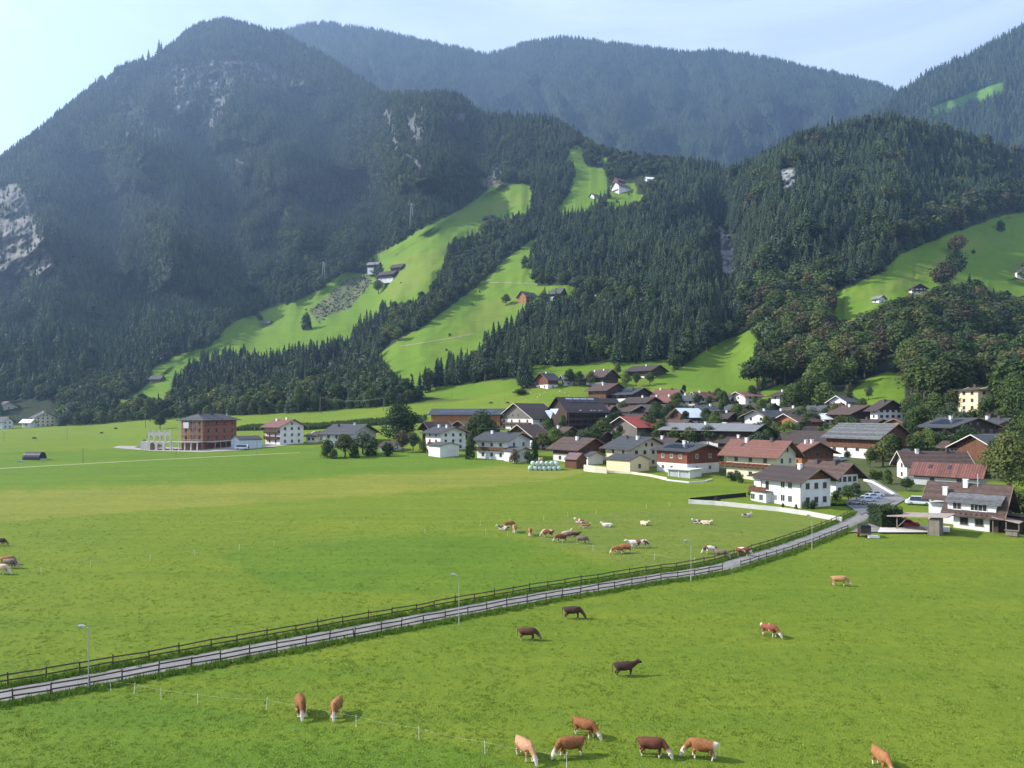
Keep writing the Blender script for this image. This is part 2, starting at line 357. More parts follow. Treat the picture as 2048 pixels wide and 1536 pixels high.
a = mix(nt, a, ramp(nt, [(.34, (.60,.68,.7)), (.48, (1,1,1)), (.7, (1.35,1.25,1.15))], g3.outputs[0]).outputs[0], .7, 'MULTIPLY')
a = mix(nt, a, ramp(nt, [(.35, (.90,.95,.95)), (.65, (1.08,1.04,1.0))], g4.outputs[0]).outputs[0], 1.0, 'MULTIPLY')
a = mix(nt, a, ramp(nt, [(.70, (1,1,1)), (.80, (.7,.8,.78))], g5.outputs[0]).outputs[0], .5, 'MULTIPLY')
a = mix(nt, a, (.69,.735,.80), 1.0, 'MULTIPLY')
L.new(a, b.inputs['Base Color']); b.inputs['Roughness'].default_value = .95; b.inputs['Specular IOR Level'].default_value = .08
ad = N.new('ShaderNodeMath'); ad.operation = 'ADD'; L.new(g2.outputs[0], ad.inputs[0]); L.new(g3.outputs[0], ad.inputs[1])
bump(nt, ad.outputs[0], b, .8, .25)
MGRASS = mt
ground = mesh_obj('ground', grid_mesh('ground', V, mt, np.concatenate([C, np.ones(GD.shape+(1,))], -1))); tag(ground, kind='structure')

# ---- the ranges behind, each its own land mass
def range_mesh(name, x0, x1, base, top, step=6, rows=170, amp=.11, mead=None, seed=1.0):
    cs = np.arange(x0, x1+1, step, dtype=float)
    Db, Yb = [f(cs) for f in tab(base)]; Dt, Yt = [f(cs) for f in tab(top)]
    Yt = smooth1(Yt, 3)+np.array([3*noise.noise(Vector((c*.04, seed, 0)))+3*noise.noise(Vector((c*.13, seed, 2))) for c in cs])
    RD = []; RY = []
    for i in range(rows+1):
        s = i/rows; g = np.array([fbm(c*.005+s*.5, s*1.8, seed, 4)+.9*abs(fbm(c*.012+s*1.2, s*2.2, seed+4, 4))-.4 for c in cs])
        RD.append((Db+(Dt-Db)*s)*(1+amp*math.sin(math.pi*s)*g)); RY.append(Yb+(Yt-Yb)*s)
    for i in range(1, 6): RD.append(Dt*(1+.05*i)); RY.append(Yt+30*i)
    RD = np.array(RD); RY = np.array(RY); RX = np.broadcast_to(cs, RD.shape)
    V = np.stack([(RX-CX)*RD/F, RD, CH+(HY-RY)*RD/F], -1)
    K = np.zeros(RD.shape+(4,)); K[:] = (.028,.045,.016,1)
    if mead:
        for p in mead: K[inpoly(RX, RY, p)] = (.13,.24,.035,1)
    o = mesh_obj(name, grid_mesh(name, V, MGRASS, K)); tag(o, kind='structure')
    return V, RX, RY, RD, rows
FAR_MEAD = [[(1855,216),(1900,202),(1960,180),(2005,163),(2012,186),(1955,206),(1905,222),(1868,232)]]
RB = range_mesh('mountain', 380, 2000, [(380,2700,430),(2000,2300,430)],
  [(380,3375,120),(480,3442,85),(570,3510,62),(650,3577,46),(700,3577,56),(760,3577,64),(850,3645,84),(930,3712,102),(980,3712,112),(1050,3712,88),(1130,3712,76),(1200,3712,86),(1300,3712,98),(1380,3645,108),(1430,3645,102),(1550,3577,122),(1640,3510,143),(1750,3375,168),(1800,3307,190),(1900,3240,240),(2000,3105,300)], seed=11.0)
RC = range_mesh('mountain', 1700, 2900, [(1700,1920,420),(2900,1800,420)],
  [(1700,2280,260),(1780,2340,205),(1800,2400,188),(1850,2460,153),(1950,2520,108),(2048,2580,55),(2200,2640,-40),(2500,2640,-120),(2900,2520,-60)], mead=FAR_MEAD, seed=23.0, amp=.03)
# ================================================================= TREES
LF_CON = mat_leaf('needles', (.008,.021,.014), (.060,.090,.036), .08)
LF_DEC = mat_leaf('leaves_green', (.032,.058,.016), (.115,.160,.038), .25)
LF_OLV = mat_leaf('leaves_olive', (.042,.060,.019), (.118,.135,.038), .25)
LF_AUT = mat_leaf('leaves_russet', (.048,.048,.024), (.115,.095,.042), .2)
LF_DRK = mat_leaf('leaves_dark', (.022,.042,.014), (.065,.095,.026), .2)
LF_BLG = mat_leaf('leaves_grey_green', (.050,.075,.040), (.105,.135,.070), .25)
BARK = mat('bark', (.09,.07,.05), .95, .35, 4)
def conifer_mesh(seed, layers=10, spikes=7, rad=.15, bare=.08):
    rnd = random.Random(seed); m = MB()
    for i in range(layers):
        t = i/(layers-1); z = bare+.90*t
        r = rad*(1-t)**.85*rnd.uniform(.82,1.12)+.008
        top = min(1.0, z+.9/layers+.07*(1-t)+.02); n = spikes*2; a0 = rnd.uniform(0, 6.28); cx, cy = rnd.uniform(-.006,.006), rnd.uniform(-.006,.006)
        ap = len(m.v); m.v.append((cx, cy, top))
        for k in range(n):
            a = a0+2*math.pi*k/n; rr = r*(rnd.uniform(.8,1.25) if k % 2 == 0 else rnd.uniform(.35,.6))
            m.v.append((cx+rr*math.cos(a), cy+rr*math.sin(a), z+(rnd.uniform(-.035,.0) if k % 2 == 0 else rnd.uniform(.0,.03))))
        for k in range(n): m.f.append((ap, ap+1+k, ap+1+(k+1) % n)); m.m.append(0)
    return m
def leafball(seed, n=700, size=.055, lobes=8, flat=.42, wide=.36, base=.22):
    """uneven crown of many small leaf sprays; unit tree height"""
    rnd = random.Random(seed); L_ = []
    for i in range(lobes):
        a = rnd.uniform(0, 6.28); h = rnd.uniform(0, 1); rr = wide*.62*math.sin(math.pi*min(1, .18+h*.8))*rnd.uniform(.5,1.1)
        L_.append((rr*math.cos(a), rr*math.sin(a), base+.12+(.80-base-.12)*h, rnd.uniform(.12,.22)*(wide/.36)))
    L_.append((0, 0, .58, wide*.62)); L_.append((rnd.uniform(-.05,.05), 0, .82, .15*wide/.36))
    m = MB()
    for i in range(n):
        cx, cy, cz, r = L_[rnd.randrange(len(L_))] if rnd.random() < .85 else L_[-2]
        d = Vector((rnd.gauss(0,1), rnd.gauss(0,1), rnd.gauss(0,1))).normalized()
        q = r*rnd.uniform(.55,1.08); p = Vector((cx, cy, cz))+Vector((d.x*q, d.y*q, d.z*q*.92))
        nrm = (d+Vector((rnd.gauss(0,.5), rnd.gauss(0,.5), rnd.gauss(.25,.5)))).normalized()
        u = nrm.orthogonal().normalized(); u = Matrix.Rotation(rnd.uniform(0, 6.28), 3, nrm) @ u; w = nrm.cross(u)
        s = size*rnd.uniform(.55,1.35)
        m.face([p-u*s-w*s*.5, p+u*s*.2-w*s*.8, p+u*s+w*s*.1, p+u*s*.1+w*s*.75, p-u*s*.8+w*s*.45][: 5 if rnd.random() < .5 else 4])
    return m, L_
def trunk_mesh(seed, L_=None, r=.022, top=.6):
    rnd = random.Random(seed); m = MB()
    m.tube((0,0,-.08), (rnd.uniform(-.01,.01), 0, top*.5), r*1.25, r*.85, 7); m.tube((0,0,top*.5-.01), (0,.01,top), r*.85, r*.4, 6)
    if L_:
        for l in L_[:6]: m.tube((0,0,.22+rnd.uniform(0,.18)), (l[0]*.9, l[1]*.9, l[2]), r*.5, r*.15, 5)
    return m
def quiet(me): return me
def merged(m, t, lm): # crown + trunk in one mesh for the uncountable mass
    n = len(m.v); m.v += t.v; m.f += [tuple(n+i for i in f) for f in t.f]; m.m += [1]*len(t.f)
    me = bpy.data.meshes.new('tree_mass'); me.from_pydata(m.v, [], m.f); me.materials.append(lm); me.materials.append(BARK)
    me.polygons.foreach_set('material_index', m.m); return me
def raw(m, lm):
    me = bpy.data.meshes.new('crown'); me.from_pydata(m.v, [], m.f); me.materials.append(lm); return me

CON_CROWN = [raw(conifer_mesh(s, 13, 8, rad), LF_CON) for s, rad in ((1,.15),(2,.17),(3,.13),(4,.16))]
CON_TRUNK = trunk_mesh(5, None, .012, .8).mesh('trunk', BARK)
DEC = {}
for key, lm in (('green',LF_DEC),('olive',LF_OLV),('russet',LF_AUT),('dark',LF_DRK),('pale',LF_BLG)):
    DEC[key] = []
    for s in range(3):
        m_, L_ = leafball(s*7+hash(key) % 1 + len(key), 1900, .028, 10); DEC[key].append((raw(m_, lm), trunk_mesh(s, L_).mesh('trunk', BARK)))
BUSH = {}
for key, lm in (('green',LF_DEC),('olive',LF_OLV),('russet',LF_AUT),('dark',LF_DRK),('pale',LF_BLG)):
    BUSH[key] = []
    for s in range(2):
        m_, L_ = leafball(s*11+3+len(key), 900, .05, 8, wide=.55, base=-.05); BUSH[key].append((raw(m_, lm), trunk_mesh(s, L_, .03).mesh('stem', BARK)))

def scatter(name, pts, protos, label, cat, group=None):
    """one object holding a mass nobody could count: points carrying copies of a few small meshes. pts rows: x,y,z,scale,widen,rot,idx"""
    pts = np.array(pts, float)
    me = bpy.data.meshes.new(name); me.vertices.add(len(pts)); me.vertices.foreach_set('co', pts[:, :3].reshape(-1).astype(np.float32))
    a = me.attributes.new('sc', 'FLOAT_VECTOR', 'POINT'); a.data.foreach_set('vector', np.stack([pts[:,3]*pts[:,4], pts[:,3]*pts[:,4], pts[:,3]], -1).reshape(-1).astype(np.float32))
    a = me.attributes.new('rt', 'FLOAT_VECTOR', 'POINT'); z = np.zeros(len(pts)); a.data.foreach_set('vector', np.stack([z, z, pts[:,5]], -1).reshape(-1).astype(np.float32))
    a = me.attributes.new('ix', 'INT', 'POINT'); a.data.foreach_set('value', pts[:,6].astype(np.int32))
    o = mesh_obj(name, me)
    ng = bpy.data.node_groups.new(name, 'GeometryNodeTree')
    ng.interface.new_socket('Geometry', in_out='INPUT', socket_type='NodeSocketGeometry'); ng.interface.new_socket('Geometry', in_out='OUTPUT', socket_type='NodeSocketGeometry')
    N, L = ng.nodes, ng.links; gi = N.new('NodeGroupInput'); go = N.new('NodeGroupOutput')
    ip = N.new('GeometryNodeInstanceOnPoints'); jn = N.new('GeometryNodeJoinGeometry')
    for pm in reversed(protos):
        po = bpy.data.objects.new(name+'_source', pm)
        oi = N.new('GeometryNodeObjectInfo'); oi.inputs['Object'].default_value = po; oi.inputs['As Instance'].default_value = False
        g2i = N.new('GeometryNodeGeometryToInstance'); L.new(oi.outputs['Geometry'], g2i.inputs[0]); L.new(g2i.outputs[0], jn.inputs[0])
    def na(nm, ty):
        n = N.new('GeometryNodeInputNamedAttribute'); n.data_type = ty; n.inputs['Name'].default_value = nm; return n.outputs['Attribute']
    L.new(gi.outputs[0], ip.inputs['Points']); L.new(jn.outputs[0], ip.inputs['Instance'])
    ip.inputs['Pick Instance'].default_value = True; L.new(na('ix', 'INT'), ip.inputs['Instance Index'])
    L.new(na('sc', 'FLOAT_VECTOR'), ip.inputs['Scale']); e2 = N.new('FunctionNodeEulerToRotation'); L.new(na('rt', 'FLOAT_VECTOR'), e2.inputs[0]); L.new(e2.outputs[0], ip.inputs['Rotation'])
    L.new(ip.outputs[0], go.inputs[0])
    md = o.modifiers.new('scatter', 'NODES'); md.node_group = ng
    return tag(o, label, cat, group, 'stuff')

# ---- where the woods stand
DECZ = [[(1478,640),(1500,590),(1570,575),(1650,560),(1700,575),(1660,600),(1665,650),(1760,615),(1870,585),(2048,560),(2300,540),(2300,850),(2048,835),(1900,820),(1700,800),(1500,800),(1492,760)],
 [(120,770),(200,745),(260,770),(330,800),(560,785),(640,760),(800,770),(800,840),(500,840),(120,860)],
 [(1330,770),(1350,720),(1400,670),(1490,655),(1490,685),(1400,720),(1340,770)],
 [(1175,290),(1340,300),(1330,400),(1260,440),(1175,345)],[(1560,610),(1700,540),(1800,500),(1900,460),(2048,425),(2048,390),(1880,430),(1750,490),(1640,560)],
 [(560,470),(700,470),(690,560),(560,610)],[(1060,560),(1180,570),(1320,600),(1320,640),(1060,630)],[(700,250),(820,300),(800,420),(690,400)],
 [(840,500),(1000,450),(1060,440),(1000,500),(960,570),(880,640),(820,690),(760,690),(800,600)]]
MIXP = .18
def sample_cells(V, r0, r1, spacing, rng):
    a = V[r0:r1, :-1]; bq = V[r0:r1, 1:]; c = V[r0+1:r1+1, :-1]
    e1 = bq-a; e2 = c-a; ar = np.abs(e1[...,0]*e2[...,1]-e1[...,1]*e2[...,0])
    steep = np.linalg.norm(np.cross(e1, e2), axis=-1)
    w = (.5*ar+.5*steep).reshape(-1); n = rng.poisson(w/spacing**2)
    idx = np.repeat(np.arange(len(w)), n); nc = V.shape[1]-1
    r = idx//nc+r0; cc = idx % nc; s = rng.rand(len(idx)); t = rng.rand(len(idx))
    p = V[r, cc]*((1-s)*(1-t))[:,None]+V[r, cc+1]*(s*(1-t))[:,None]+V[r+1, cc]*((1-s)*t)[:,None]+V[r+1, cc+1]*(s*t)[:,None]
    return p
rng = np.random.RandomState(5)
pts = sample_cells(V, r6-2, r7+5, 5.6, rng)
px = CX+F*pts[:,0]/pts[:,1]; py = HY-F*(pts[:,2]-CH)/pts[:,1]
wob = np.array([noise.noise(Vector((x*.02, y*.02, 4)))*8 for x, y in zip(px, py)])
m_ = np.zeros(len(pts), bool)
for p in MEADOWS: m_ |= inpoly(px+wob*1.1, py+wob*.9, p)
rk = np.zeros(len(pts), bool)
for p in ROCKS: rk |= inpoly(px+wob, py+wob, p)
sr = np.zeros(len(pts), bool)
for p in SCRUB: sr |= inpoly(px, py, p)
dz = np.zeros(len(pts), bool)
for p in DECZ: dz |= inpoly(px+wob*2, py+wob, p)
gap = np.array([noise.noise(Vector((a*.02, b_*.02, 9)))+.5*noise.noise(Vector((a*.07, b_*.07, 2))) for a, b_ in pts[:, :2]])
r1st = inpoly(px, py, ROCKS[0])
keep = ~((gap > .33) & (rng.rand(len(pts)) < .7)) & ~(r1st & (rng.rand(len(pts)) < .8)) & ~m_ & ~sr & (~rk | (rng.rand(len(pts)) < .35)) & (px > -420) & (px < 2500)
# the village, farm yards and roads stay clear of trees
CLEAR = [[(1060,735),(1345,725),(1345,800),(1060,790)],[(1025,575),(1140,570),(1150,610),(1020,615)],[(1215,366),(1275,352),(1320,350),(1318,366),(1275,390),(1215,392)],[(1800,560),(1860,560),(1860,596),(1800,596)],[(1900,770),(2010,770),(2010,850),(1900,850)],[(1940,570),(2010,570),(2010,600),(1940,600)],[(1955,688),(2060,688),(2060,735),(1955,735)],[(1100,585),(1290,590),(1290,604),(1100,600)],[(2000,520),(2060,520),(2060,615),(2005,615)],[(0,800),(120,805),(120,870),(0,870)]]
CLEAR += [[(1434,448),(1470,470),(1472,585),(1440,580)],[(1558,340),(1594,334),(1596,400),(1566,400)]]
for p in CLEAR: keep &= ~inpoly(px, py, p)
pts = pts[keep]; px = px[keep]; py = py[keep]; dz = dz[keep]; rk = rk[keep]
isdec = np.where(dz, rng.rand(len(pts)) < np.where(px > 1470, .93, .8), rng.rand(len(pts)) < np.where(px > 1300, .06, MIXP))
thin = ~(isdec & (rng.rand(len(pts)) < np.where(px > 1470, .62, .4))); pts, px, py, isdec, rk = [q[thin] for q in (pts, px, py, isdec, rk)]
hgt = np.where(isdec, np.where(px > 1470, rng.uniform(14, 26, len(pts)), rng.uniform(10, 19, len(pts))), rng.uniform(10, 25.5, len(pts))*np.where(pts[:,1]>1500,1.15,np.where(pts[:,1]>1100,.95,1))); hgt = np.where(rk, hgt*.6, hgt)
scr = hgt*F/pts[:,1]; topy = py-scr
# open crags along the left skyline: tall lone spruces
for sx, sy, hh in ((297,112,26),(318,104,40),(323,103,34),(276,124,26),(268,130,18),(156,200,20)):
    p = at(sx, sy+6)
    if p:
        pts = np.vstack([pts, [p.x, p.y, p.z]]); px = np.append(px, sx); py = np.append(py, sy); isdec = np.append(isdec, False)
        h_ = hh*p.y/F*.8; hgt = np.append(hgt, h_); scr = np.append(scr, hh); topy = np.append(topy, sy-hh)
def seen(i):
    p = Vector(pts[i]); p.z += hgt[i]*.75; d = p-CAM; L = d.length; h = BVH.ray_cast(CAM, d.normalized(), L-2)
    return h[0] is None
single = np.zeros(len(pts), bool)
for dec, cap in ((False, 292), (True, 170)):
    cand = np.where((isdec == dec) & (px > 2) & (px < 2046) & (py < 850))[0]
    cand = cand[np.argsort(-scr[cand])]; n = 0
    for i in cand:
        if n >= cap: break
        if seen(i): single[i] = True; n += 1
def wood_of(x, y):
    if x > 1470: return ('on the steep slope above the right end of the village', 'right slope')
    if x > 1300: return ('in the gorge wood between the village and the cliff', 'gorge')
    if x > 800: return ('in the dark wood on the knoll above the village', 'knoll')
    if x > 320: return ('in the wood below the sloping meadow with the small barns', 'lower wood')
    return ('at the foot of the big left mountain', 'mountain foot')
tones = ['green','dark','olive','green','olive','russet']
ntree = 0
for i in np.where(single)[0]:
    where, g = wood_of(px[i], py[i]); x, y, z = pts[i]
    if isdec[i]:
        tn = tones[rng.randint(6)] if px[i] > 1470 else tones[rng.randint(4)]
        word = {'green':'green leafy tree','olive':'olive green leafy tree','pale':'pale grey-green leafy tree','dark':'dark green leafy tree','russet':'tree turning russet'}[tn]
        t = empty('leafy_tree', (x, y, z), rng.uniform(0, 6.28)); tag(t, word+' '+where, 'tree', word+'s, '+g)
        cr, tr = DEC[tn][rng.randint(3)]; s = hgt[i]; w = rng.uniform(.95,1.35)
    else:
        t = empty('spruce_tree', (x, y, z), rng.uniform(0, 6.28)); tag(t, 'tall dark spruce '+where, 'tree', 'dark spruces, '+g)
        cr, tr = CON_CROWN[rng.randint(4)], CON_TRUNK; s = hgt[i]; w = rng.uniform(1.1,1.45)
    t.scale = (s*w, s*w, s); mesh_obj('crown', cr, t); mesh_obj('trunk', tr, t); ntree += 1
M = ~single
def rows_of(sel, nproto, off=0): 
    n = sel.sum(); return np.column_stack([pts[sel], hgt[sel], rng.uniform(1.15,1.7,n), rng.uniform(0,6.28,n), rng.randint(0, nproto, n)+off])
con_lo = [merged(conifer_mesh(s, 9, 6, rad), trunk_mesh(s, None, .012, .5), LF_CON) for s, rad in ((11,.14),(12,.165),(13,.15),(14,.18))]
dec_lo = []
for s, lm in enumerate((LF_DEC, LF_DRK, LF_OLV, LF_BLG, LF_DRK, LF_AUT)):
    mm, L_ = leafball(40+s, 800, .043, 9); dec_lo.append(merged(mm, trunk_mesh(s, L_), lm))
scatter('spruce_forest', rows_of(M & ~isdec, 4), con_lo, 'unbroken dark spruce forest covering the near mountain slopes around the meadows', 'forest')
rr = rows_of(M & isdec, 5); rr[:,4] *= .9
sel = (M & isdec); pxs = px[sel]; rr[:,6] = np.where(pxs > 1470, np.where(rng.rand(len(rr)) < .08, 5, rng.randint(0,5,len(rr))), rr[:,6])
scatter('leafy_woodland', rr, dec_lo, 'broadleaf woodland mixed through the spruce slopes, green to russet', 'forest')
# forest on the ranges behind
con_far = [merged(conifer_mesh(s, 5, 5, .17), MB().box(-.01,.01,-.01,.01,-.05,.1), LF_CON) for s in (21,22,23)]
for nm, (Vf, FX, FY, FD, rws), fm, lab in (('mountain_forest', RB, [], 'hazy blue spruce forest covering the far mountain ridge in the middle'), ('mountain_forest', RC, FAR_MEAD, 'spruce forest on the steep far mountain at the upper right')):
    fp = sample_cells(Vf, 0, rws+1, 8.5, rng); fx = CX+F*fp[:,0]/fp[:,1]; fy = HY-F*(fp[:,2]-CH)/fp[:,1]
    k = (fx > -50) & (fx < 2300)
    for p in fm: k &= ~inpoly(fx, fy, p)
    fp = fp[k]; n = len(fp)
    scatter(nm, np.column_stack([fp, rng.uniform(15,31,n), rng.uniform(1,1.4,n), rng.uniform(0,6.28,n), rng.randint(0,3,n)]), con_far, lab, 'forest')
# scrub on the cleared banks
sp = sample_cells(V, r6, r7, 5.0, rng); sx = CX+F*sp[:,0]/sp[:,1]; sy = HY-F*(sp[:,2]-CH)/sp[:,1]
k = np.zeros(len(sp), bool)
for p in SCRUB: k |= inpoly(sx, sy, p)
sp = sp[k]; n = len(sp); bl = [raw(leafball(60+s, 60, .16, 5, wide=.55, base=-.1)[0], lm) for s, lm in enumerate((LF_OLV, LF_BLG, LF_OLV))]
scatter('scrub', np.column_stack([sp, rng.uniform(.8,2.6,n), rng.uniform(.9,1.5,n), rng.uniform(0,6.28,n), rng.randint(0,3,n)]), bl, 'low scrub and brush on the cleared bank between the hillside meadows', 'scrub')
# open bush sprinkled over forest floor gaps and rocks is part of the woodland above

# ---- single trees and bushes one can tell apart: (px, base y, width px, height px, tone, kind, label)
SINGLE = [
 (320,858,24,32,'dark','t','round dark tree standing alone behind the arcade of the unfinished brick building'),
 (398,832,26,32,'pale','t','first leafy tree of the row left of the orchard at the corn field edge'),
 (490,828,34,38,'olive','t','yellowish tree of the pair behind the brick building roof, nearer the left'),
 (470,828,30,36,'green','t','green tree left of the yellowish pair at the meadow edge'),
 (526,829,24,32,'dark','t','small dark tree right of the yellowish pair at the meadow edge'),
 (597,826,26,54,'green','t','tall narrow bright green tree at the left end of the far hedge row'),
 (300,842,30,44,'green','t','pointed leafy tree at the left end of the lower meadow strip'),
 (308,832,12,20,'dark','t','small round tree just behind the lone dark tree'),
 (800,884,76,76,'dark','t','big dark broad tree left of the solar roofed timber barn'),
 (965,894,72,72,'dark','t','big dark tree in front of the solar roofed timber barn'),
 (655,915,34,34,'olive','b','olive bush at the left end of the garden thicket'),
 (690,914,52,46,'olive','t','olive green tree in the middle of the garden thicket'),
 (725,908,50,44,'pale','t','grey green tree in the garden thicket beside the low brown roofs'),
 (708,916,30,30,'dark','b','dark round bush at the front of the garden thicket'),
 (745,912,44,34,'dark','b','dark wide bush right of the garden thicket'),
 (775,912,34,26,'dark','b','low dark bush at the right end of the garden thicket'),
 (668,917,20,18,'green','b','small green bush at the front left of the garden thicket'),
 (805,905,36,44,'russet','t','thin brownish tree between the thicket and the white house with dormer'),
 (826,902,30,36,'pale','t','thin greyish tree left of the white house with dormer'),
 (846,905,22,24,'green','b','round green bush left of the pale garage'),
 (940,918,30,46,'dark','b','dark bush between the pale garage and the house with flower balcony'),
 (1029,927,24,26,'russet','b','orange brown bush before the house with flower balcony'),
 (1055,926,24,24,'dark','b','dark bush right of the orange brown one'),
 (1068,918,22,40,'dark','b','dark shrub left of the silage bales'),
 (1085,900,36,34,'olive','t','olive tree under the big inn roof, leftmost of the tree row'),
 (1112,896,40,38,'green','t','green tree in the tree row before the dark hotel'),
 (1140,893,36,32,'olive','t','olive tree below the dark hotel balconies'),
 (1163,890,34,30,'pale','t','grey green tree below the right half of the dark hotel'),
 (1205,886,46,46,'olive','t','broad yellowish tree left of the barn with bright red roof'),
 (1188,890,36,38,'green','t','green tree next to the broad yellowish one by the red roofed barn'),
 (1235,888,26,24,'green','b','green bush in front of the grey wooden barn gable'),
 (1320,884,34,30,'olive','t','olive tree right of the bright red barn roof'),
 (1350,888,34,34,'green','t','green tree in front of the long grey barn, leftmost'),
 (1378,890,36,36,'olive','t','olive tree in front of the long grey barn, middle'),
 (1402,889,26,28,'green','t','green tree in front of the long grey barn, rightmost'),
 (1352,846,24,24,'dark','t','dark tree left of the small chalet with bluish roof side'),
 (1412,846,30,30,'green','t','green tree right of the small chalet with bluish roof side'),
 (1447,835,28,52,'dark','t','tall dark tree between the upper red roofs and the white gable house'),
 (1475,846,40,38,'green','t','green tree left of the white gable house'),
 (1436,800,24,24,'dark','t','dark tree between the two upper red roofed houses'),
 (1368,788,12,18,'dark','t','small dark tree above the upper red roofs'),
 (1480,878,30,22,'green','b','green shrub at the gable of the long grey barn'),
 (1548,880,24,18,'green','b','green shrub left of the dark brown barn roofs'),
 (1440,935,20,40,'olive','t','yellow green tree between the brick red modern house and the cream house'),
 (1462,962,26,18,'dark','b','dark bush before the cream house with red roof'),
 (1477,966,20,22,'dark','b','round dark bush at the cream house corner'),
 (1518,990,22,26,'green','b','green bush left of the white house bay'),
 (1433,1008,18,14,'russet','b','red brown bush on the garden lawn inside the white wall'),
 (1566,1018,8,11,'olive','b','tiny potted shrub at the white house front, left one'),
 (1592,1019,8,10,'olive','b','tiny potted shrub at the white house front, right one'),
 (1612,1018,16,16,'green','b','low green bush at the white house corner'),
 (1627,1017,18,16,'dark','b','dark bush under the right windows of the white house'),
 (1673,1000,26,18,'green','b','green bush behind the white house'),
 (1697,1004,34,34,'green','t','leafy tree behind the parked silver cars'),
 (1712,996,26,30,'pale','t','pale green tree next to the parked silver cars'),
 (1740,936,26,40,'olive','t','yellow green tree beside the white based barn, left one'),
 (1766,935,48,54,'olive','t','broad olive tree beside the white based barn, right one'),
 (1775,968,24,28,'green','b','green bush at the upper bend of the village lane'),
 (1812,982,26,28,'dark','t','dark shrub beside the white porch of the long brown roof house'),
 (1838,900,34,36,'olive','t','olive tree in front of the wide white and timber house, left'),
 (1862,902,26,40,'green','t','slim green tree in front of the wide white and timber house'),
 (1876,898,30,34,'pale','t','grey tree in front of the wide white and timber house, right'),
 (1905,896,34,24,'olive','t','pale shrub right of the white part of the wide timber house'),
 (2020,985,90,118,'olive','t','big olive green tree at the right edge above the shed'),
 (1995,960,56,80,'green','t','green tree left of the big olive tree at the right edge'),
 (2050,950,80,120,'green','t','tall green tree cut by the right edge of the picture'),
 (2030,1045,60,60,'dark','t','dark tree behind the wooden shed at the right edge'),
 (1980,842,44,52,'dark','t','dark tree in front of the yellow tower house'),
 (1960,838,24,26,'green','b','bush at the foot of the yellow tower house'),
 (2030,850,60,100,'green','t','tall green tree right of the yellow tower house'),
 (1905,832,40,54,'olive','t','yellow green tree left of the yellow tower house'),
 (1870,835,44,50,'green','t','green tree above the white gabled chalet'),
 (1830,830,40,44,'green','t','green tree between the barn roofs and the yellow tower'),
 (1697,810,18,40,'olive','t','small slim tree above the white gable chalet'),
 (1737,800,16,30,'pale','t','thin open tree standing in the small slope meadow'),
 (1590,818,50,50,'green','t','green tree above the dark roofed white chalet'),
 (1620,812,60,62,'dark','t','dark tree on the slope above the village, behind the green one'),
 (1650,815,50,50,'green','t','green tree above the long white roof'),
 (1235,752,18,26,'olive','t','pale yellowish tree beside the farm roof at the knoll foot'),
 (1140,772,26,34,'dark','t','dark tree at the red gabled farmhouse, left of two'),
 (1158,773,22,30,'green','t','green tree at the red gabled farmhouse, right of two'),
 (1182,774,22,30,'olive','t','olive tree before the long farm roofs'),
 (1252,778,24,34,'green','t','green tree before the dark farmhouse at the knoll foot'),
 (1272,772,22,26,'dark','t','dark tree before the dark farmhouse at the knoll foot'),
 (1300,770,22,26,'green','t','green tree right of the dark farmhouse at the knoll foot'),
 (1042,790,36,12,'dark','b','low dark bush alone in the upper pasture'),
 (792,806,22,22,'green','b','green bush at the right end of the far hedge row'),
 (613,660,30,32,'dark','b','bushy tree alone on the lower hillside meadow'),
 (518,640,16,12,'dark','b','small bush beside the little barn on the hillside meadow'),
 (757,588,26,28,'green','t','round tree below the hillside farm at the scrub bank'),
 (932,500,22,22,'dark','t','tree beside the barn on the middle meadow'),
 (910,497,14,24,'dark','t','slim tree left of the barn on the middle meadow'),
 (1050,535,20,22,'dark','b','bush at the top right of the bright middle slope'),
 (1012,612,22,24,'green','t','tree left of the orange timber house on the slope'),
 (1945,640,40,44,'green','b','wide green bush on the slope below the right hillside farm'),
 (1905,660,20,28,'russet','t','small golden yellow tree on the right slope'),
 (1915,520,40,50,'russet','t','russet tree at the lower edge of the big right meadow'),
 (1910,560,44,60,'green','t','green tree in front of the big right meadow'),
 (1885,585,50,60,'russet','t','brown tinged tree below the big right meadow'),
 (1947,508,10,8,'dark','b','small bush in the big right meadow'),
 (2000,462,22,20,'dark','b','bush at the upper edge of the big right meadow'),
]
nb = 0
for (x, yb, w, h, tn, kd, lab) in SINGLE:
    p = at(x, yb)
    if not p: continue
    s = h*p.y/F; wd = 1.2*(w/h)/(.80 if kd == 't' else 1.25)
    t = empty('leafy_tree' if kd == 't' else 'bush', (p.x, p.y, p.z), random.uniform(0, 6.28)); tag(t, lab, 'tree' if kd == 't' else 'bush')
    cr, tr = (DEC if kd == 't' else BUSH)[tn][random.randrange(3 if kd == 't' else 2)]
    if max(w, h) > 60:
        mm, L_ = leafball(int(x), 4200, .020, 12, wide=.40, base=.10 if h < 90 else .16); cr = raw(mm, {'green':LF_DEC,'olive':LF_OLV,'dark':LF_DRK,'pale':LF_BLG,'russet':LF_AUT}[tn]); tr = trunk_mesh(int(x), L_).mesh('trunk', BARK)
    t.scale = (s*wd, s*wd, s*1.08); mesh_obj('crown' if kd == 't' else 'foliage', cr, t); mesh_obj('trunk' if kd == 't' else 'stem', tr, t)
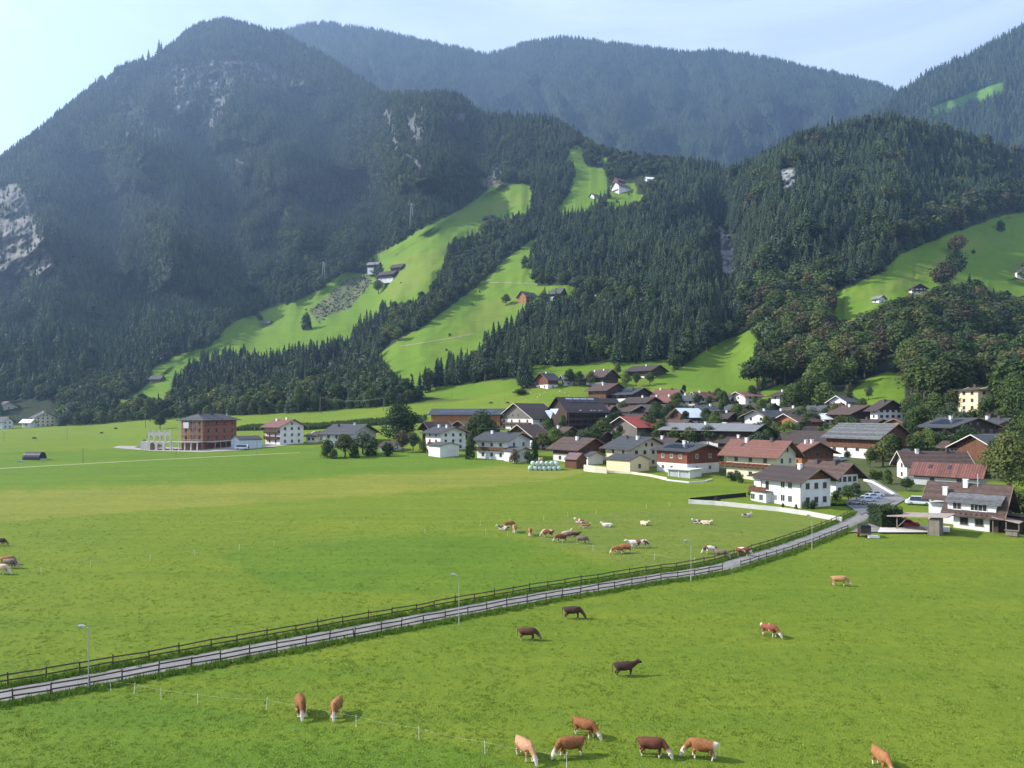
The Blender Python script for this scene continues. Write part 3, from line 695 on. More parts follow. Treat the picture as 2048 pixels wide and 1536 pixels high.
# shrub belt along the foot of the mountain (one can tell the shrubs apart)
belt = []
for x in np.arange(120, 840, 11):
    x += random.uniform(-4, 4); yb = np.interp(x, [0,120,200,300,400,500,600,700,800,840],[852,850,846,838,832,828,822,818,806,800])+random.uniform(-2, 3)
    if 205 < x < 300 and random.random() < .5: continue
    p = at(x, yb)
    if not p: continue
    tn = random.choice(['green','pale','olive','dark','green']); h = random.uniform(7, 14); w = random.uniform(.8, 1.1)
    t = empty('bush', (p.x, p.y, p.z), random.uniform(0, 6.28))
    word = {'green':'green','olive':'olive','pale':'grey-green','dark':'dark'}[tn]
    tag(t, word+' tall bush in the hedge row along the foot of the mountain', 'bush', word+' bushes of the mountain foot hedge')
    cr, tr = BUSH[tn][random.randrange(2)]; t.scale = (h*w, h*w, h); mesh_obj('foliage', cr, t); mesh_obj('stem', tr, t)

# garden trees and bushes between the village houses
GARD = [[(1075,850),(1230,830),(1340,812),(1480,800),(1700,812),(1900,835),(1990,870),(1990,900),(1780,930),(1700,925),(1660,900),(1560,905),(1440,905),(1330,895),(1210,890),(1090,905)]]
rg_ = random.Random(77); ng_ = 0
while ng_ < 210:
    x, y = rg_.uniform(1075, 2000), rg_.uniform(790, 940)
    if not inpoly(np.array([x]), np.array([y]), GARD[0])[0]: continue
    p = at(x, y)
    if not p: continue
    ng_ += 1; tn = rg_.choice(['green','olive','dark','green','pale']); tall = rg_.random() < .55; h = rg_.uniform(5.5, 10.5) if tall else rg_.uniform(1.6, 3.2); w = rg_.uniform(.9, 1.4)
    word = {'green':'green','olive':'olive','pale':'grey-green','dark':'dark'}[tn]; kd = 'fruit tree' if tall else 'bush'
    t = empty('garden_tree' if tall else 'bush', (p.x, p.y, p.z), rg_.uniform(0, 6.28)); tag(t, '%s garden %s among the village houses' % (word, kd), 'tree' if tall else 'bush', '%s garden %ss of the village' % (word, kd))
    cr, tr = (DEC if tall else BUSH)[tn][rg_.randrange(3 if tall else 2)]; t.scale = (h*w, h*w, h); mesh_obj('crown' if tall else 'foliage', cr, t); mesh_obj('trunk' if tall else 'stem', tr, t)

# small bushes dotted over the hillside meadows
rb_ = random.Random(5); k_ = 0
while k_ < 46:
    pl = MEADOWS[rb_.choice((0,0,2,5,4,3))]; xs_ = [q[0] for q in pl]; ys_ = [q[1] for q in pl]; x, y = rb_.uniform(min(xs_), min(2040, max(xs_))), rb_.uniform(min(ys_), max(ys_))
    if not inpoly(np.array([x]), np.array([y]), pl)[0]: continue
    p = at(x, y); k_ += 1
    if not p: continue
    h = rb_.uniform(1.2, 4.5); t = empty('bush', (p.x, p.y, p.z), rb_.uniform(0, 6.28)); tag(t, 'small dark bush dotted on the open hillside meadow', 'bush', 'small bushes on the hillside meadows')
    cr, tr = BUSH[rb_.choice(['dark','green','olive'])][rb_.randrange(2)]; t.scale = (h*1.3, h*1.3, h); mesh_obj('foliage', cr, t); mesh_obj('stem', tr, t)
# ================================================================= BUILDINGS
WHITE = mat('white_render', (.62,.615,.60), .9, .12, .35)
CREAM = mat('cream_render', (.60,.54,.40), .9, .05, .6)
YELLOW = mat('yellow_render', (.64,.54,.33), .9, .05, .6)
PALEY = mat('pale_yellow_render', (.56,.53,.38), .9, .05, .6)
GREYW = mat('grey_render', (.42,.42,.42), .9, .12, .6)
STONE = mat('stone_base', (.52,.44,.34), .95, .25, 2.5)
SALMON = mat('salmon_render', (.62,.26,.16), .9, .1, .8)
T_DARK = mat_stripes('timber_dark', (.060,.040,.030), 'XY', .22, .5)
T_BROWN = mat_stripes('timber_brown', (.13,.060,.032), 'XY', .22, .5)
T_RED = mat_stripes('timber_red', (.165,.060,.035), 'XY', .24, .55)
T_ORANGE = mat_stripes('timber_orange', (.31,.13,.052), 'XY', .25, .6)
T_GREY = mat_stripes('timber_grey', (.17,.15,.13), 'XY', .24, .5)
BRICK = mat_stripes('brick', (.27,.105,.065), 'Z', .25, .72, var=.25)
BRICK2 = mat_stripes('fresh_brick', (.42,.19,.12), 'Z', .25, .8, var=.25)  # paler copy of the brick, with sunlight put into its colour
RF = {'brown': mat_stripes('roof_brown', (.085,.055,.045), 'Z', .16, .7, .75, .35),
 'dbrown': mat_stripes('roof_dark_brown', (.055,.040,.036), 'Z', .16, .7, .7, .22),
 'red': mat_stripes('roof_red', (.165,.073,.055), 'Z', .16, .75, .7, .22),
 'bred': mat_stripes('roof_bright_red', (.26,.045,.032), 'X', .8, .8, .6, .12),
 'corr': mat_stripes('roof_corrugated', (.17,.070,.055), 'X', .62, .62, .55, .25, .45),
 'grey': mat_stripes('roof_grey', (.075,.074,.075), 'Z', .16, .7, .75, .28),
 'lgrey': mat_stripes('roof_light_grey', (.17,.172,.175), 'X', .7, .8, .6, .12),
 'mgrey': mat_stripes('roof_mottled_grey', (.12,.12,.12), 'Z', .2, .75, .8, .45),
 'blue': mat_stripes('roof_slate_blue', (.052,.055,.060), 'Z', .16, .7, .7, .25),
 'white': mat('roof_white_sheet', (.62,.66,.70), .5, .06, .8),
 'purple': mat_stripes('roof_purple', (.15,.095,.095), 'Z', .18, .8, .7, .2)}
TRIM = mat('trim_wood', (.20,.14,.09), .8, .2, 2); TRIMW = mat('trim_pale', (.55,.50,.44), .8, .1, 2); TRIMD = mat('trim_dark', (.05,.038,.03), .8, .2, 2)
FRAME = mat('window_frame_wood', (.16,.10,.07), .7, .1, 3); FRAMEW = mat('window_frame_white', (.6,.6,.58), .7, .05, 3)
gm = bpy.data.materials.new('window_glass'); nt, N, L, b = nodes_of(gm); b.inputs['Base Color'].default_value = (.025,.032,.04,1); b.inputs['Roughness'].default_value = .12; b.inputs['Specular IOR Level'].default_value = .6
GLASS = gm
PLASTER_CH = mat('chimney_white', (.70,.70,.68), .9, .08, 2); CHB = mat('chimney_dark', (.07,.06,.06), .8, .2, 2); METAL = mat('galvanised', (.45,.46,.47), .45, .1, 3, metal=.6)
SOLAR = mat('solar_panel', (.012,.016,.035), .2, .2, .6, spec=.6); CONC = mat('concrete', (.42,.40,.37), .9, .12, 1.2)
FLOWER = mat('balcony_flowers', (.20,.055,.04), .9, .6, 9)
_wm = {}
def win_meshes(w, h, fr):
    k = (w, h, fr.name)
    if k not in _wm:
        m = MB(); t = .09; d = .07
        m.box(-w/2, w/2, -d, .05, h-t, h); m.box(-w/2, w/2, -d, .05, 0, t); m.box(-w/2, -w/2+t, -d, .05, t, h-t); m.box(w/2-t, w/2, -d, .05, t, h-t)
        if w > .8: m.box(-.03, .03, -d+.01, .05, t, h-t)
        m.box(-w/2-.06, w/2+.06, -d-.07, -d+.01, -.06, 0.0)
        p = MB(); p.box(-w/2+t, w/2-t, -.035, .04, t, h-t)
        _wm[k] = (m.mesh('window_frame', fr), p.mesh('pane', GLASS))
    return _wm[k]
def add_window(root, x, y, z, rz, w=1.1, h=1.25, fr=None, name='window'):
    a, b_ = win_meshes(w, h, fr or FRAME)
    o = mesh_obj(name, a, root, (x, y, z), rz); mesh_obj('pane', b_, o); return o
def gable_roof(L, W, he, hr, ov, og, mt, thick=.22):
    """roof of two slopes, ridge along x; returns builder"""
    m = MB(); s = (hr-he)/(W/2); yo = W/2+ov; zo = he-ov*s
    m.prism([(-yo, zo), (0, hr), (0, hr+thick), (-yo, zo+thick)], 'x', -L/2-og, L/2+og)
    m.prism([(yo, zo), (yo, zo+thick), (0, hr+thick), (0, hr)], 'x', -L/2-og, L/2+og)
    return m
REPORT = []
def px_ok(x): return x > 1090
def place(xl, xc, xr, yb, yeave, yridge, phi, drop=0, Dfix=None):
    if Dfix: p = P(xc, yb, Dfix)
    else: p = at(xc, yb)
    D = p.y; th = math.atan((xc-CX)/F); psi = R(phi)-th
    u = Vector((math.cos(psi), math.sin(psi))); n = Vector((-math.sin(psi), math.cos(psi)))
    def tt(dv, X): k = (X-CX)/F; return (k*p.y-p.x)/(dv.x-k*dv.y)
    if phi < 0: L_ = tt(-u, xl); W = tt(n, xr); c = Vector((p.x, p.y))-u*L_/2+n*W/2; ga = Vector((p.x, p.y))+n*W/2
    else: L_ = tt(u, xr); W = tt(n, xl); c = Vector((p.x, p.y))+u*L_/2+n*W/2; ga = Vector((p.x, p.y))+n*W/2
    L_ = abs(L_); W = abs(W)
    he = CH+(HY-yeave)*D/F-p.z; hr = CH+(HY-yridge)*ga.y/F-p.z
    return p, D, psi, L_, W, c, he, hr
def facade(side, L_, W):
    """side -> (origin x,y ; direction ; rot z ; length)"""
    if side == 'S': return (lambda t: (-L_/2+t*L_, -W/2)), 0, L_
    if side == 'E': return (lambda t: (L_/2, -W/2+t*W)), R(90), W
    return (lambda t: (-L_/2, W/2-t*W)), R(-90), W
def house(label, xl, xc, xr, yb, yeave, yridge, phi, roof='brown', wall=None, upper=None, uf=.5, fl=2, ns=3, ng=2, attic=0, ov=1.8, og=1.9,
          chim=1, solar=0, balc=(), name='house', cat='house', fr=None, trim=None, door=None, group=None, Dfix=None, sky=0, mats=None, wallE=None, ubase=None, hipped=False, minh=2.2, maxW=None):
    p, D, psi, L_, W, c, he, hr = place(xl, xc, xr, yb, yeave, yridge, phi, 0, Dfix)
    if maxW and W > maxW: 
        W = maxW; n = Vector((-math.sin(psi), math.cos(psi))); u = Vector((math.cos(psi), math.sin(psi)))
        c = Vector((p.x, p.y))+(u*L_/2 if phi > 0 else -u*L_/2)+n*W/2
    he = max(he, minh); hr = max(hr, he+W*.12); hr = min(hr, he+W*.42)
    REPORT.append('%-34s D%4d L%5.1f W%5.1f he%5.1f hr%5.1f' % (label[:34], D, L_, W, he, hr))
    root = empty(name, (c.x, c.y, p.z), psi); tag(root, label, cat, group)
    if 236 < D < 450 and name in ('house', 'barn') and px_ok(xc): root.scale = (1.12, 1.12, 1.03)
    wall = wall or WHITE; sc = min(1.0, max(.4, he/5.2))
    m = MB(); m.box(-L_/2, L_/2, -W/2, W/2, -3.5, he)
    gx = MB() if upper else m
    if not upper:
        for x0, x1 in ((-L_/2, -L_/2+.3), (L_/2-.3, L_/2)): m.prism([(-W/2, he-.001), (W/2, he-.001), (0, hr-.02)], 'x', x0, x1)
    m.build('wall', [wall], root)
    if upper:
        z0_ = he*uf; q = .06; s_ = (hr-he)/(W/2)
        if z0_ < he-.2: gx.box(-L_/2-q, L_/2+q, -W/2-q, W/2+q, z0_, he-.03)
        for x0, x1 in ((-L_/2-q, -L_/2+.3), (L_/2-.3, L_/2+q)): gx.prism([(-W/2, he-.03), (W/2, he-.03), (0, hr-.03)], 'x', x0, x1)
        gx.build('timber_cladding', [upper], root)
    rmat = RF[roof]
    if hipped:
        o_ = ov; rl = max(0, L_/2-W/2*.8); t = .22; rm = MB()
        A = [(-L_/2-o_, -W/2-o_), (L_/2+o_, -W/2-o_), (L_/2+o_, W/2+o_), (-L_/2-o_, W/2+o_)]; zz = he-.25
        a, b2 = (-rl, 0, hr), (rl, 0, hr)
        bt = [(x, y, zz) for x, y in A]; tp = [(x, y, zz+t) for x, y in A]
        rm.face(bt[::-1]); 
        for i in range(4): rm.face([bt[i], bt[(i+1) % 4], tp[(i+1) % 4], tp[i]])
        rm.face([tp[0], tp[1], b2, a]); rm.face([tp[2], tp[3], a, b2]); rm.face([tp[1], tp[2], b2]); rm.face([tp[3], tp[0], a])
    else: rm = gable_roof(L_, W, he, hr, ov*sc, og*sc, rmat)
    ro = rm.build('roof', [rmat], root)
    s = (hr-he)/(W/2)
    if not hipped:
        tm = MB(); yo = W/2+ov*sc; zo = he-ov*sc*s; e = L_/2+og*sc
        for sx in (-1, 1):
            x0, x1 = (e+.003, e+.07) if sx > 0 else (-e-.07, -e-.003)
            for sy in (-1, 1): tm.prism([(sy*yo, zo-.06), (0, hr-.06), (0, hr+.26), (sy*yo, zo+.26)], 'x', x0, x1)
        tm.build('bargeboard', [trim or TRIM], ro)
        gu = MB(); gu.box(-e, e, -yo-.13, -yo-.004, zo+.02, zo+.16); gu.build('gutter', [TRIMD], ro)
    rnd = random.Random(int(xl*7+yb))
    for k in range(chim):
        x = L_*(-.28+.5*k+rnd.uniform(-.06,.06)) if chim > 1 else L_*rnd.uniform(-.15,.2); y = -W*rnd.uniform(.04,.14)
        zz = hr-abs(y)*s; cm = MB(); cm.box(x-.38, x+.38, y-.38, y+.38, zz-.5, zz+1.15); cm.box(x-.5, x+.5, y-.5, y+.5, zz+1.25, zz+1.36)
        for dx in (-.36, .28):
            for dy in (-.36, .28): cm.box(x+dx, x+dx+.08, y+dy, y+dy+.08, zz+1.15, zz+1.25)
        cm.build('chimney', [PLASTER_CH if rnd.random() < .6 else CHB], ro)
    def on_slope(x0, x1, f0, f1, lift, mt, nm):
        y0, y1 = -(W/2)*(1-f0), -(W/2)*(1-f1); q = MB()
        za, zb = hr+y0*s+.22+lift, hr+y1*s+.22+lift
        q.prism([(y0, za-.06), (y1, zb-.06), (y1, zb+.05), (y0, za+.05)], 'x', x0, x1); q.build(nm, [mt], ro)
    for k in range(solar):
        w_ = L_*.8/solar; x0 = -L_*.4+k*w_; on_slope(x0, x0+w_-.15, .18, .72, .07, SOLAR, 'solar_panel')
    for k in range(sky): x0 = -L_*.3+k*L_*.6/max(1, sky); on_slope(x0, x0+.9, .45, .45+1.0/(W/2), .07, GLASS, 'roof_window')
    fh = he/max(fl, 1); wh = min(1.3, fh*.48); ww = 1.15 if wh > 1.1 else .9
    vis = 'E' if phi < 0 else 'W'
    for side, n_ in (('S', ns), (vis, ng)):
        f, rz, ln = facade(side, L_, W)
        off = .07 if upper else 0
        for q in range(fl):
            for k in range(n_):
                t = (k+.7+(.0))/(n_+.4); x, y = f(t); zz = q*fh+fh*.34
                o_ = .0; 
                if upper and zz+wh > he*uf-.1: o_ = off
                if side == 'S': y -= o_
                elif side == 'E': x += o_
                else: x -= o_
                if door == side and q == 0 and k == n_//2:
                    dm = MB(); dm.box(-.5, .5, -.08, .04, 0, 2.05); dm.build('door', [T_BROWN], root, (x, y, 0), rz); continue
                add_window(root, x, y, zz, rz, round(ww,2), round(wh,2), fr)
        if side != 'S' and attic:
            for k in range(attic):
                t = .5+(k-(attic-1)/2)*.16; x, y = f(t); d = .07 if upper else 0
                x += d if side == 'E' else -d
                add_window(root, x, y, he+(hr-he)*.10+.1, rz, .9, min(1.1, (hr-he)*.42), fr)
    for (side, q, t0, t1) in balc:
        f, rz, ln = facade(side, L_, W); x0, y0 = f(t0); x1, y1 = f(t1); dep = 1.15
        w_ = math.hypot(x1-x0, y1-y0); zb = q*fh-.05
        bm_ = MB(); bm_.box(0, w_, -dep, -.004, zb-.18, zb)
        for k in range(int(w_/2.2)+1): bm_.box(k*w_/(int(w_/2.2)+1), k*w_/(int(w_/2.2)+1)+.14, -dep+.1, -.004, zb-.4, zb-.18)
        bo = bm_.build('balcony', [TRIMD], root, (x0, y0, 0), rz)
        rl = MB(); n_ = max(2, int(w_/.24))
        for k in range(n_): rl.box(k*w_/n_+.02, (k+1)*w_/n_-.02, -dep-.06, -dep, zb-.10, zb+.95)
        rl.box(-.03, w_+.03, -dep-.09, -dep+.05, zb+.96, zb+1.04); rl.box(0, .05, -dep, -.01, zb, zb+.95); rl.box(w_-.05, w_, -dep, -.01, zb, zb+.95)
        rl.build('railing', [T_BROWN], bo)
        if rnd.random() < .4:
            fm = MB()
            for k in range(int(w_/.45)):
                if k % 4 == 3: continue
                a = rnd.uniform(-.12,.12); fm.box(k*.45+.05, k*.45+.42, -dep-.3, -dep-.09, zb+.72+a*.4, zb+1.02+a)
            fm.build('flower_box', [FLOWER], bo)
    return root, L_, W, he, hr

H = house
# --- left, across the field
H('white house with grey roof cut by the left edge, far across the field', -30,4,26,858,842,834,-50,'grey',ns=1,ng=2,chim=0)
H('small white annex with shiny roof left of the cream farmhouse', 44,61,70,855,843,837,-50,'white',fl=1,ns=1,ng=0,chim=0,name='annex',cat='annex')
H('cream farmhouse with flat grey gable roof at the left field edge', 64,70,111,854,834,824,-62,'grey',CREAM,fl=3,ns=0,ng=4,attic=2)
H('tall pale building with pinkish roof behind the trees at the far left', -30,-4,38,826,813,803,-55,'purple',PALEY,fl=2,ns=1,ng=3,chim=0)
H('white house with red brown roof right of the unfinished brick building', 531,560,607,890,852,839,-57,'red',WHITE,fl=3,ns=2,ng=3,attic=1,balc=[('S',1,0,1),('S',2,0,1)],chim=2)
H('low white bungalow with brown hipped roof right of the white house', 612,632,664,885,872,864,-25,'brown',WHITE,fl=1,ns=2,ng=2,chim=0,hipped=True)
H('flat dark roofed house with round chimney caps behind the garden thicket', 646,700,752,893,868,857,-22,'grey',WHITE,fl=2,ns=3,ng=2,chim=2)
H('small low brown roof shed right of the garden thicket', 760,784,806,904,893,887,-20,'brown',WHITE,fl=1,ns=1,ng=1,chim=0,name='shed',cat='shed')
# --- centre left
H('long orange timber barn with solar panels on its grey roof', 862,1000,1012,858,829,818,-14,'blue',T_ORANGE,fl=1,ns=0,ng=0,solar=4,chim=0,name='barn',cat='barn',trim=TRIMW,ov=.8)
H('small barn with brown roof half hidden before the orange timber barn', 845,862,900,884,856,844,30,'brown',T_BROWN,fl=1,ns=0,ng=0,chim=0,name='barn',cat='barn',trim=TRIMW)
H('low barn with long brown roof behind the big dark tree', 900,945,1000,880,858,842,30,'brown',T_DARK,fl=1,ns=0,ng=0,chim=0,name='barn',cat='barn')
H('white house with grey roof and curved dormer behind the pale garage', 851,881,931,902,865,854,-56,'blue',WHITE,fl=3,ns=2,ng=3,chim=2,balc=[('S',1,.3,1)])
H('pale garage with dark roof in front of the grey roofed white house', 857,880,918,915,892,887,-55,'grey',WHITE,fl=1,ns=0,ng=0,chim=0,name='garage',cat='garage',ov=.5,og=.4)
H('white house with wooden flower balcony and grey roof left of the silage bales', 954,1014,1060,921,880,866,-38,'blue',WHITE,fl=2,ns=3,ng=2,balc=[('S',1,0,1)],chim=2)
H('small white garage with black roof beside the flower balcony house', 1008,1030,1062,925,903,895,-50,'grey',WHITE,fl=1,ns=0,ng=0,chim=0,name='garage',cat='garage',ov=.5)
H('house with dark brown roof and white gable below the big inn', 1015,1066,1096,900,871,850,48,'brown',WHITE,fl=2,ns=2,ng=3,upper=T_BROWN,uf=.75,chim=0,trim=TRIMW)
H('big inn with wide dark gable roof and white timbered front', 998,1066,1118,862,836,807,46,'dbrown',WHITE,fl=2,ns=2,ng=4,balc=[('W',1,.05,.95)],chim=0,trim=TRIMW,name='inn',cat='inn',upper=T_GREY,uf=.93,ov=1.3,og=1.6,attic=2)
# --- knoll foot farms
H('farmhouse with red timber gable and white wing under the knoll wood', 1072,1096,1116,778,758,746,40,'blue',WHITE,upper=T_RED,uf=.45,fl=2,ns=1,ng=2,chim=1,trim=TRIM,wallE=CREAM)
H('tiny wooden hut left of the red gabled farmhouse', 1046,1058,1069,776,769,766,25,'brown',T_GREY,fl=1,ns=0,ng=0,chim=0,name='hut',cat='hut')
H('long grey roofed farm building right of the red gabled farmhouse', 1124,1128,1180,772,754,742,25,'lgrey',GREYW,fl=2,ns=4,ng=1,chim=1,upper=T_GREY,uf=.5,trim=TRIMW,maxW=12)
H('farmhouse with purplish brown roof right of the long grey one', 1172,1206,1236,776,752,739,-40,'brown',WHITE,upper=T_DARK,uf=.5,fl=2,ns=3,ng=3,chim=2,balc=[('E',1,.1,.9)])
H('dark farmhouse with grey brown roof, rightmost at the knoll foot', 1252,1300,1332,758,740,730,-35,'dbrown',WHITE,upper=T_DARK,uf=.35,fl=2,ns=3,ng=3,chim=1)
H('house with brown roof and red timber side above the solar roofs', 1181,1212,1247,800,780,768,-40,'brown',T_BROWN,upper=T_BROWN,uf=.3,fl=2,ns=2,ng=2,chim=1)
H('house with steep dark roof and flower balconies behind the hotel', 1198,1206,1230,818,803,788,40,'dbrown',CREAM,upper=T_DARK,uf=.6,fl=2,ns=1,ng=1,chim=0,balc=[('S',1,.1,.9)])
H('house with teal solar roof in the upper village', 1228,1262,1300,806,788,777,-38,'blue',WHITE,upper=T_DARK,uf=.5,fl=2,ns=2,ng=2,solar=3,chim=1)
H('brown roofed house below the teal solar roof', 1250,1288,1318,822,805,795,-35,'dbrown',T_BROWN,fl=2,ns=2,ng=2,chim=1)
H('upper red roofed house, leftmost on the bright green slope edge', 1311,1350,1362,800,788,779,-20,'red',WHITE,fl=1,ns=2,ng=1,chim=2,maxW=10)
H('red roofed house with small gable in front of the leftmost upper red roof', 1300,1340,1356,815,803,791,-30,'red',WHITE,upper=T_RED,uf=.5,fl=1,ns=2,ng=1,chim=2)
H('house with dark grey roof between the upper red roofs', 1350,1388,1402,811,800,790,-22,'grey',WHITE,fl=1,ns=3,ng=1,chim=1,maxW=10)
H('upper red roofed white house with gable to the left, second from the left', 1383,1396,1430,806,794,784,35,'red',WHITE,fl=1,ns=2,ng=1,chim=2,trim=TRIMW)
H('grey roofed house with timber gable below the second upper red roof', 1388,1400,1444,834,819,804,40,'mgrey',WHITE,upper=T_BROWN,uf=.5,fl=1,ns=2,ng=2,chim=1)
H('white house with red roof, rightmost of the upper red roofs', 1466,1491,1520,810,792,785,38,'red',WHITE,fl=2,ns=2,ng=1,chim=1,trim=TRIMW)
H('white house with dark roof and dark balcony at the slope foot', 1546,1561,1605,814,791,782,-58,'dbrown',WHITE,fl=2,ns=1,ng=3,balc=[('E',1,.1,.9)],chim=2)
H('long brown barn roof right of the dark hotel', 1212,1256,1293,838,823,812,-35,'brown',T_DARK,fl=1,ns=0,ng=0,chim=0,name='barn',cat='barn',trim=TRIMW)
H('dark barn with grey brown roof and wide gable in the village middle', 1273,1312,1338,838,822,810,-38,'dbrown',T_DARK,fl=1,ns=0,ng=0,chim=0,name='barn',cat='barn')
H('house with brown roof and small timber gable behind the bright red roof', 1226,1240,1290,846,836,827,40,'brown',T_BROWN,fl=1,ns=1,ng=1,chim=1,trim=TRIMW)
H('grey wooden barn with bright red sheet roof', 1226,1274,1320,876,853,835,42,'bred',T_GREY,fl=1,ns=0,ng=0,chim=0,name='barn',cat='barn',trim=TRIMW,maxW=24)
H('dull red roofed house right of the barn with bright red roof', 1296,1308,1340,864,848,834,38,'red',WHITE,fl=1,ns=1,ng=1,chim=0)
H('small timber chalet with bluish white roof side in the village middle', 1344,1372,1404,850,832,818,46,'white',WHITE,upper=T_BROWN,uf=.45,fl=2,ns=2,ng=2,chim=0,balc=[('W',1,.1,.9)])
H('small red roof hut right of the timber chalet', 1410,1414,1426,838,829,823,30,'red',T_RED,fl=1,ns=0,ng=0,chim=0,name='hut',cat='hut')
# --- front row
H('house with brown roof, timber front and white gable right of the silage bales', 1112,1155,1205,926,897,878,-48,'brown',WHITE,upper=T_BROWN,uf=.55,fl=2,ns=2,ng=3,chim=1)
H('wooden shed with purple brown roof beside the silage bales', 1130,1153,1173,938,919,907,-38,'purple',T_BROWN,fl=1,ns=0,ng=0,chim=0,name='shed',cat='shed',ov=.6,og=.3)
H('pale grey garage with black roof between the shed and the cream garage', 1160,1176,1206,930,912,904,-50,'grey',WHITE,fl=1,ns=0,ng=0,chim=0,name='garage',cat='garage',ov=.5)
H('beige house with slate blue roof and wide gable in the front row', 1213,1261,1334,936,896,875,-52,'blue',PALEY,fl=2,ns=2,ng=4,chim=2,attic=2)
H('cream garage with slate grey roof before the beige house', 1213,1260,1298,946,921,910,-40,'blue',YELLOW,fl=1,ns=0,ng=1,chim=0,name='garage',cat='garage',ov=.5,og=.4)
H('modern house with brick red timber front and teal roof', 1314,1374,1438,950,902,894,-42,'blue',WHITE,upper=T_RED,uf=.46,fl=2,ns=3,ng=2,solar=4,chim=1,fr=FRAMEW,ov=1.2)
H('cream house with red tiled roof and long dark balcony', 1453,1552,1591,966,908,883,-34,'red',PALEY,fl=2,ns=3,ng=2,attic=2,balc=[('S',1,-.08,.9)],chim=2,sky=1)
H('orange timber house with red brown roof right of the cream house', 1590,1606,1662,932,903,886,-66,'red',T_ORANGE,upper=T_BROWN,uf=.5,fl=2,ns=1,ng=3,chim=2)
WH = H('large white house with dark brown roof and timber gable behind the garden wall', 1523,1603,1661,1017,960,938,-42,'dbrown',WHITE,upper=T_BROWN,uf=.99,fl=2,ns=0,ng=3,chim=1,solar=0,ov=1.4,og=1.3)
H('white house with brown roof directly behind the large white house', 1608,1672,1716,993,950,927,-42,'brown',WHITE,upper=T_BROWN,uf=.98,fl=2,ns=2,ng=4,chim=2)
# --- village middle right
H('long dark timber barn with light grey roof and white base', 1338,1494,1560,898,862,849,-18,'lgrey',WHITE,upper=T_DARK,uf=.36,fl=1,ns=6,ng=1,chim=1,name='barn',cat='barn',maxW=20)
H('white house with slate roof and pale front gable behind the long grey barn', 1494,1537,1592,858,833,822,52,'blue',WHITE,fl=2,ns=2,ng=2,attic=0,chim=2)
H('chalet with bright orange timber gable and brown roof', 1556,1598,1668,862,842,829,48,'brown',WHITE,upper=T_ORANGE,uf=.3,fl=2,ns=4,ng=2,chim=1,trim=TRIMW)
H('house with long white sheet roof behind the orange timber gable', 1640,1650,1690,850,836,824,30,'white',WHITE,fl=1,ns=4,ng=1,chim=0)
H('brown barn roof beside the chalet with orange gable', 1551,1562,1632,880,866,853,22,'dbrown',T_DARK,fl=1,ns=0,ng=0,chim=0,name='barn',cat='barn',trim=TRIMW)
H('dark barn with low dark brown roof behind the red tiled house', 1564,1648,1670,900,886,864,-24,'dbrown',T_DARK,fl=1,ns=0,ng=0,chim=0,name='barn',cat='barn',maxW=16)
H('great barn with mottled grey roof, red brown boards and white base', 1662,1754,1812,918,876,850,-36,'mgrey',WHITE,upper=T_BROWN,uf=.45,fl=1,ns=4,ng=1,chim=0,name='barn',cat='barn',ov=1.5,og=1.4)
H('white chalet with white edged front gable above the dark barns', 1662,1692,1716,818,803,793,52,'grey',WHITE,fl=2,ns=1,ng=2,chim=0,trim=WHITE,balc=[('W',1,.1,.9)])
H('dark barn with brown roof and red boarded side under the white chalet', 1664,1701,1760,850,827,812,-52,'brown',T_RED,upper=T_DARK,uf=.35,fl=1,ns=0,ng=1,chim=1,name='barn',cat='barn')
H('white house with dark timber gable top right of the dark barn', 1744,1757,1802,850,818,802,-60,'dbrown',WHITE,upper=T_DARK,uf=.9,fl=3,ns=1,ng=4,chim=1)
H('tall yellow tower house with flat brown roof among trees', 1921,1956,1992,838,781,775,-44,'brown',YELLOW,fl=4,ns=2,ng=2,chim=1,hipped=True,ov=1.2,fr=FRAME)
H('white chalet with pale edged gable and blue grey roof left of the yellow tower', 1832,1893,1960,852,834,822,44,'blue',WHITE,fl=1,ns=2,ng=2,chim=2,trim=TRIMW)
H('low house with orange timber gable and slate roof', 1775,1817,1864,866,849,839,46,'blue',T_ORANGE,fl=1,ns=2,ng=2,chim=0,trim=TRIM)
H('wide white house with dark timber gable and solar roof', 1853,1904,1985,892,854,838,-50,'blue',WHITE,upper=T_DARK,uf=.62,fl=2,ns=2,ng=5,solar=4,chim=1,attic=2)
H('house with slate roof and brown timber gable right of the solar roofed one', 1950,1988,2036,876,850,838,-45,'blue',WHITE,upper=T_BROWN,uf=.4,fl=2,ns=2,ng=3,chim=2)
H('red brown timber barn with dark slate roof and broad front gable', 1909,1998,2060,930,897,870,40,'blue',T_BROWN,fl=1,ns=0,ng=0,chim=0,name='barn',cat='barn',trim=TRIMW)
H('white walled house with long brown and grey roof behind the corrugated roof', 1794,1814,1936,960,924,903,22,'brown',WHITE,fl=2,ns=3,ng=1,chim=2,trim=TRIMW,maxW=14,og=1.4)
H('grey house with large red brown corrugated roof', 1828,1958,1972,980,953,922,-14,'corr',GREYW,upper=T_BROWN,uf=.72,fl=1,ns=2,ng=0,chim=0,sky=2,maxW=12,ov=1.3,og=1.6)
H('orange timber shed between the great barn and the corrugated roof', 1794,1800,1822,894,886,883,20,'white',T_ORANGE,fl=1,ns=0,ng=0,chim=0,name='shed',cat='shed')
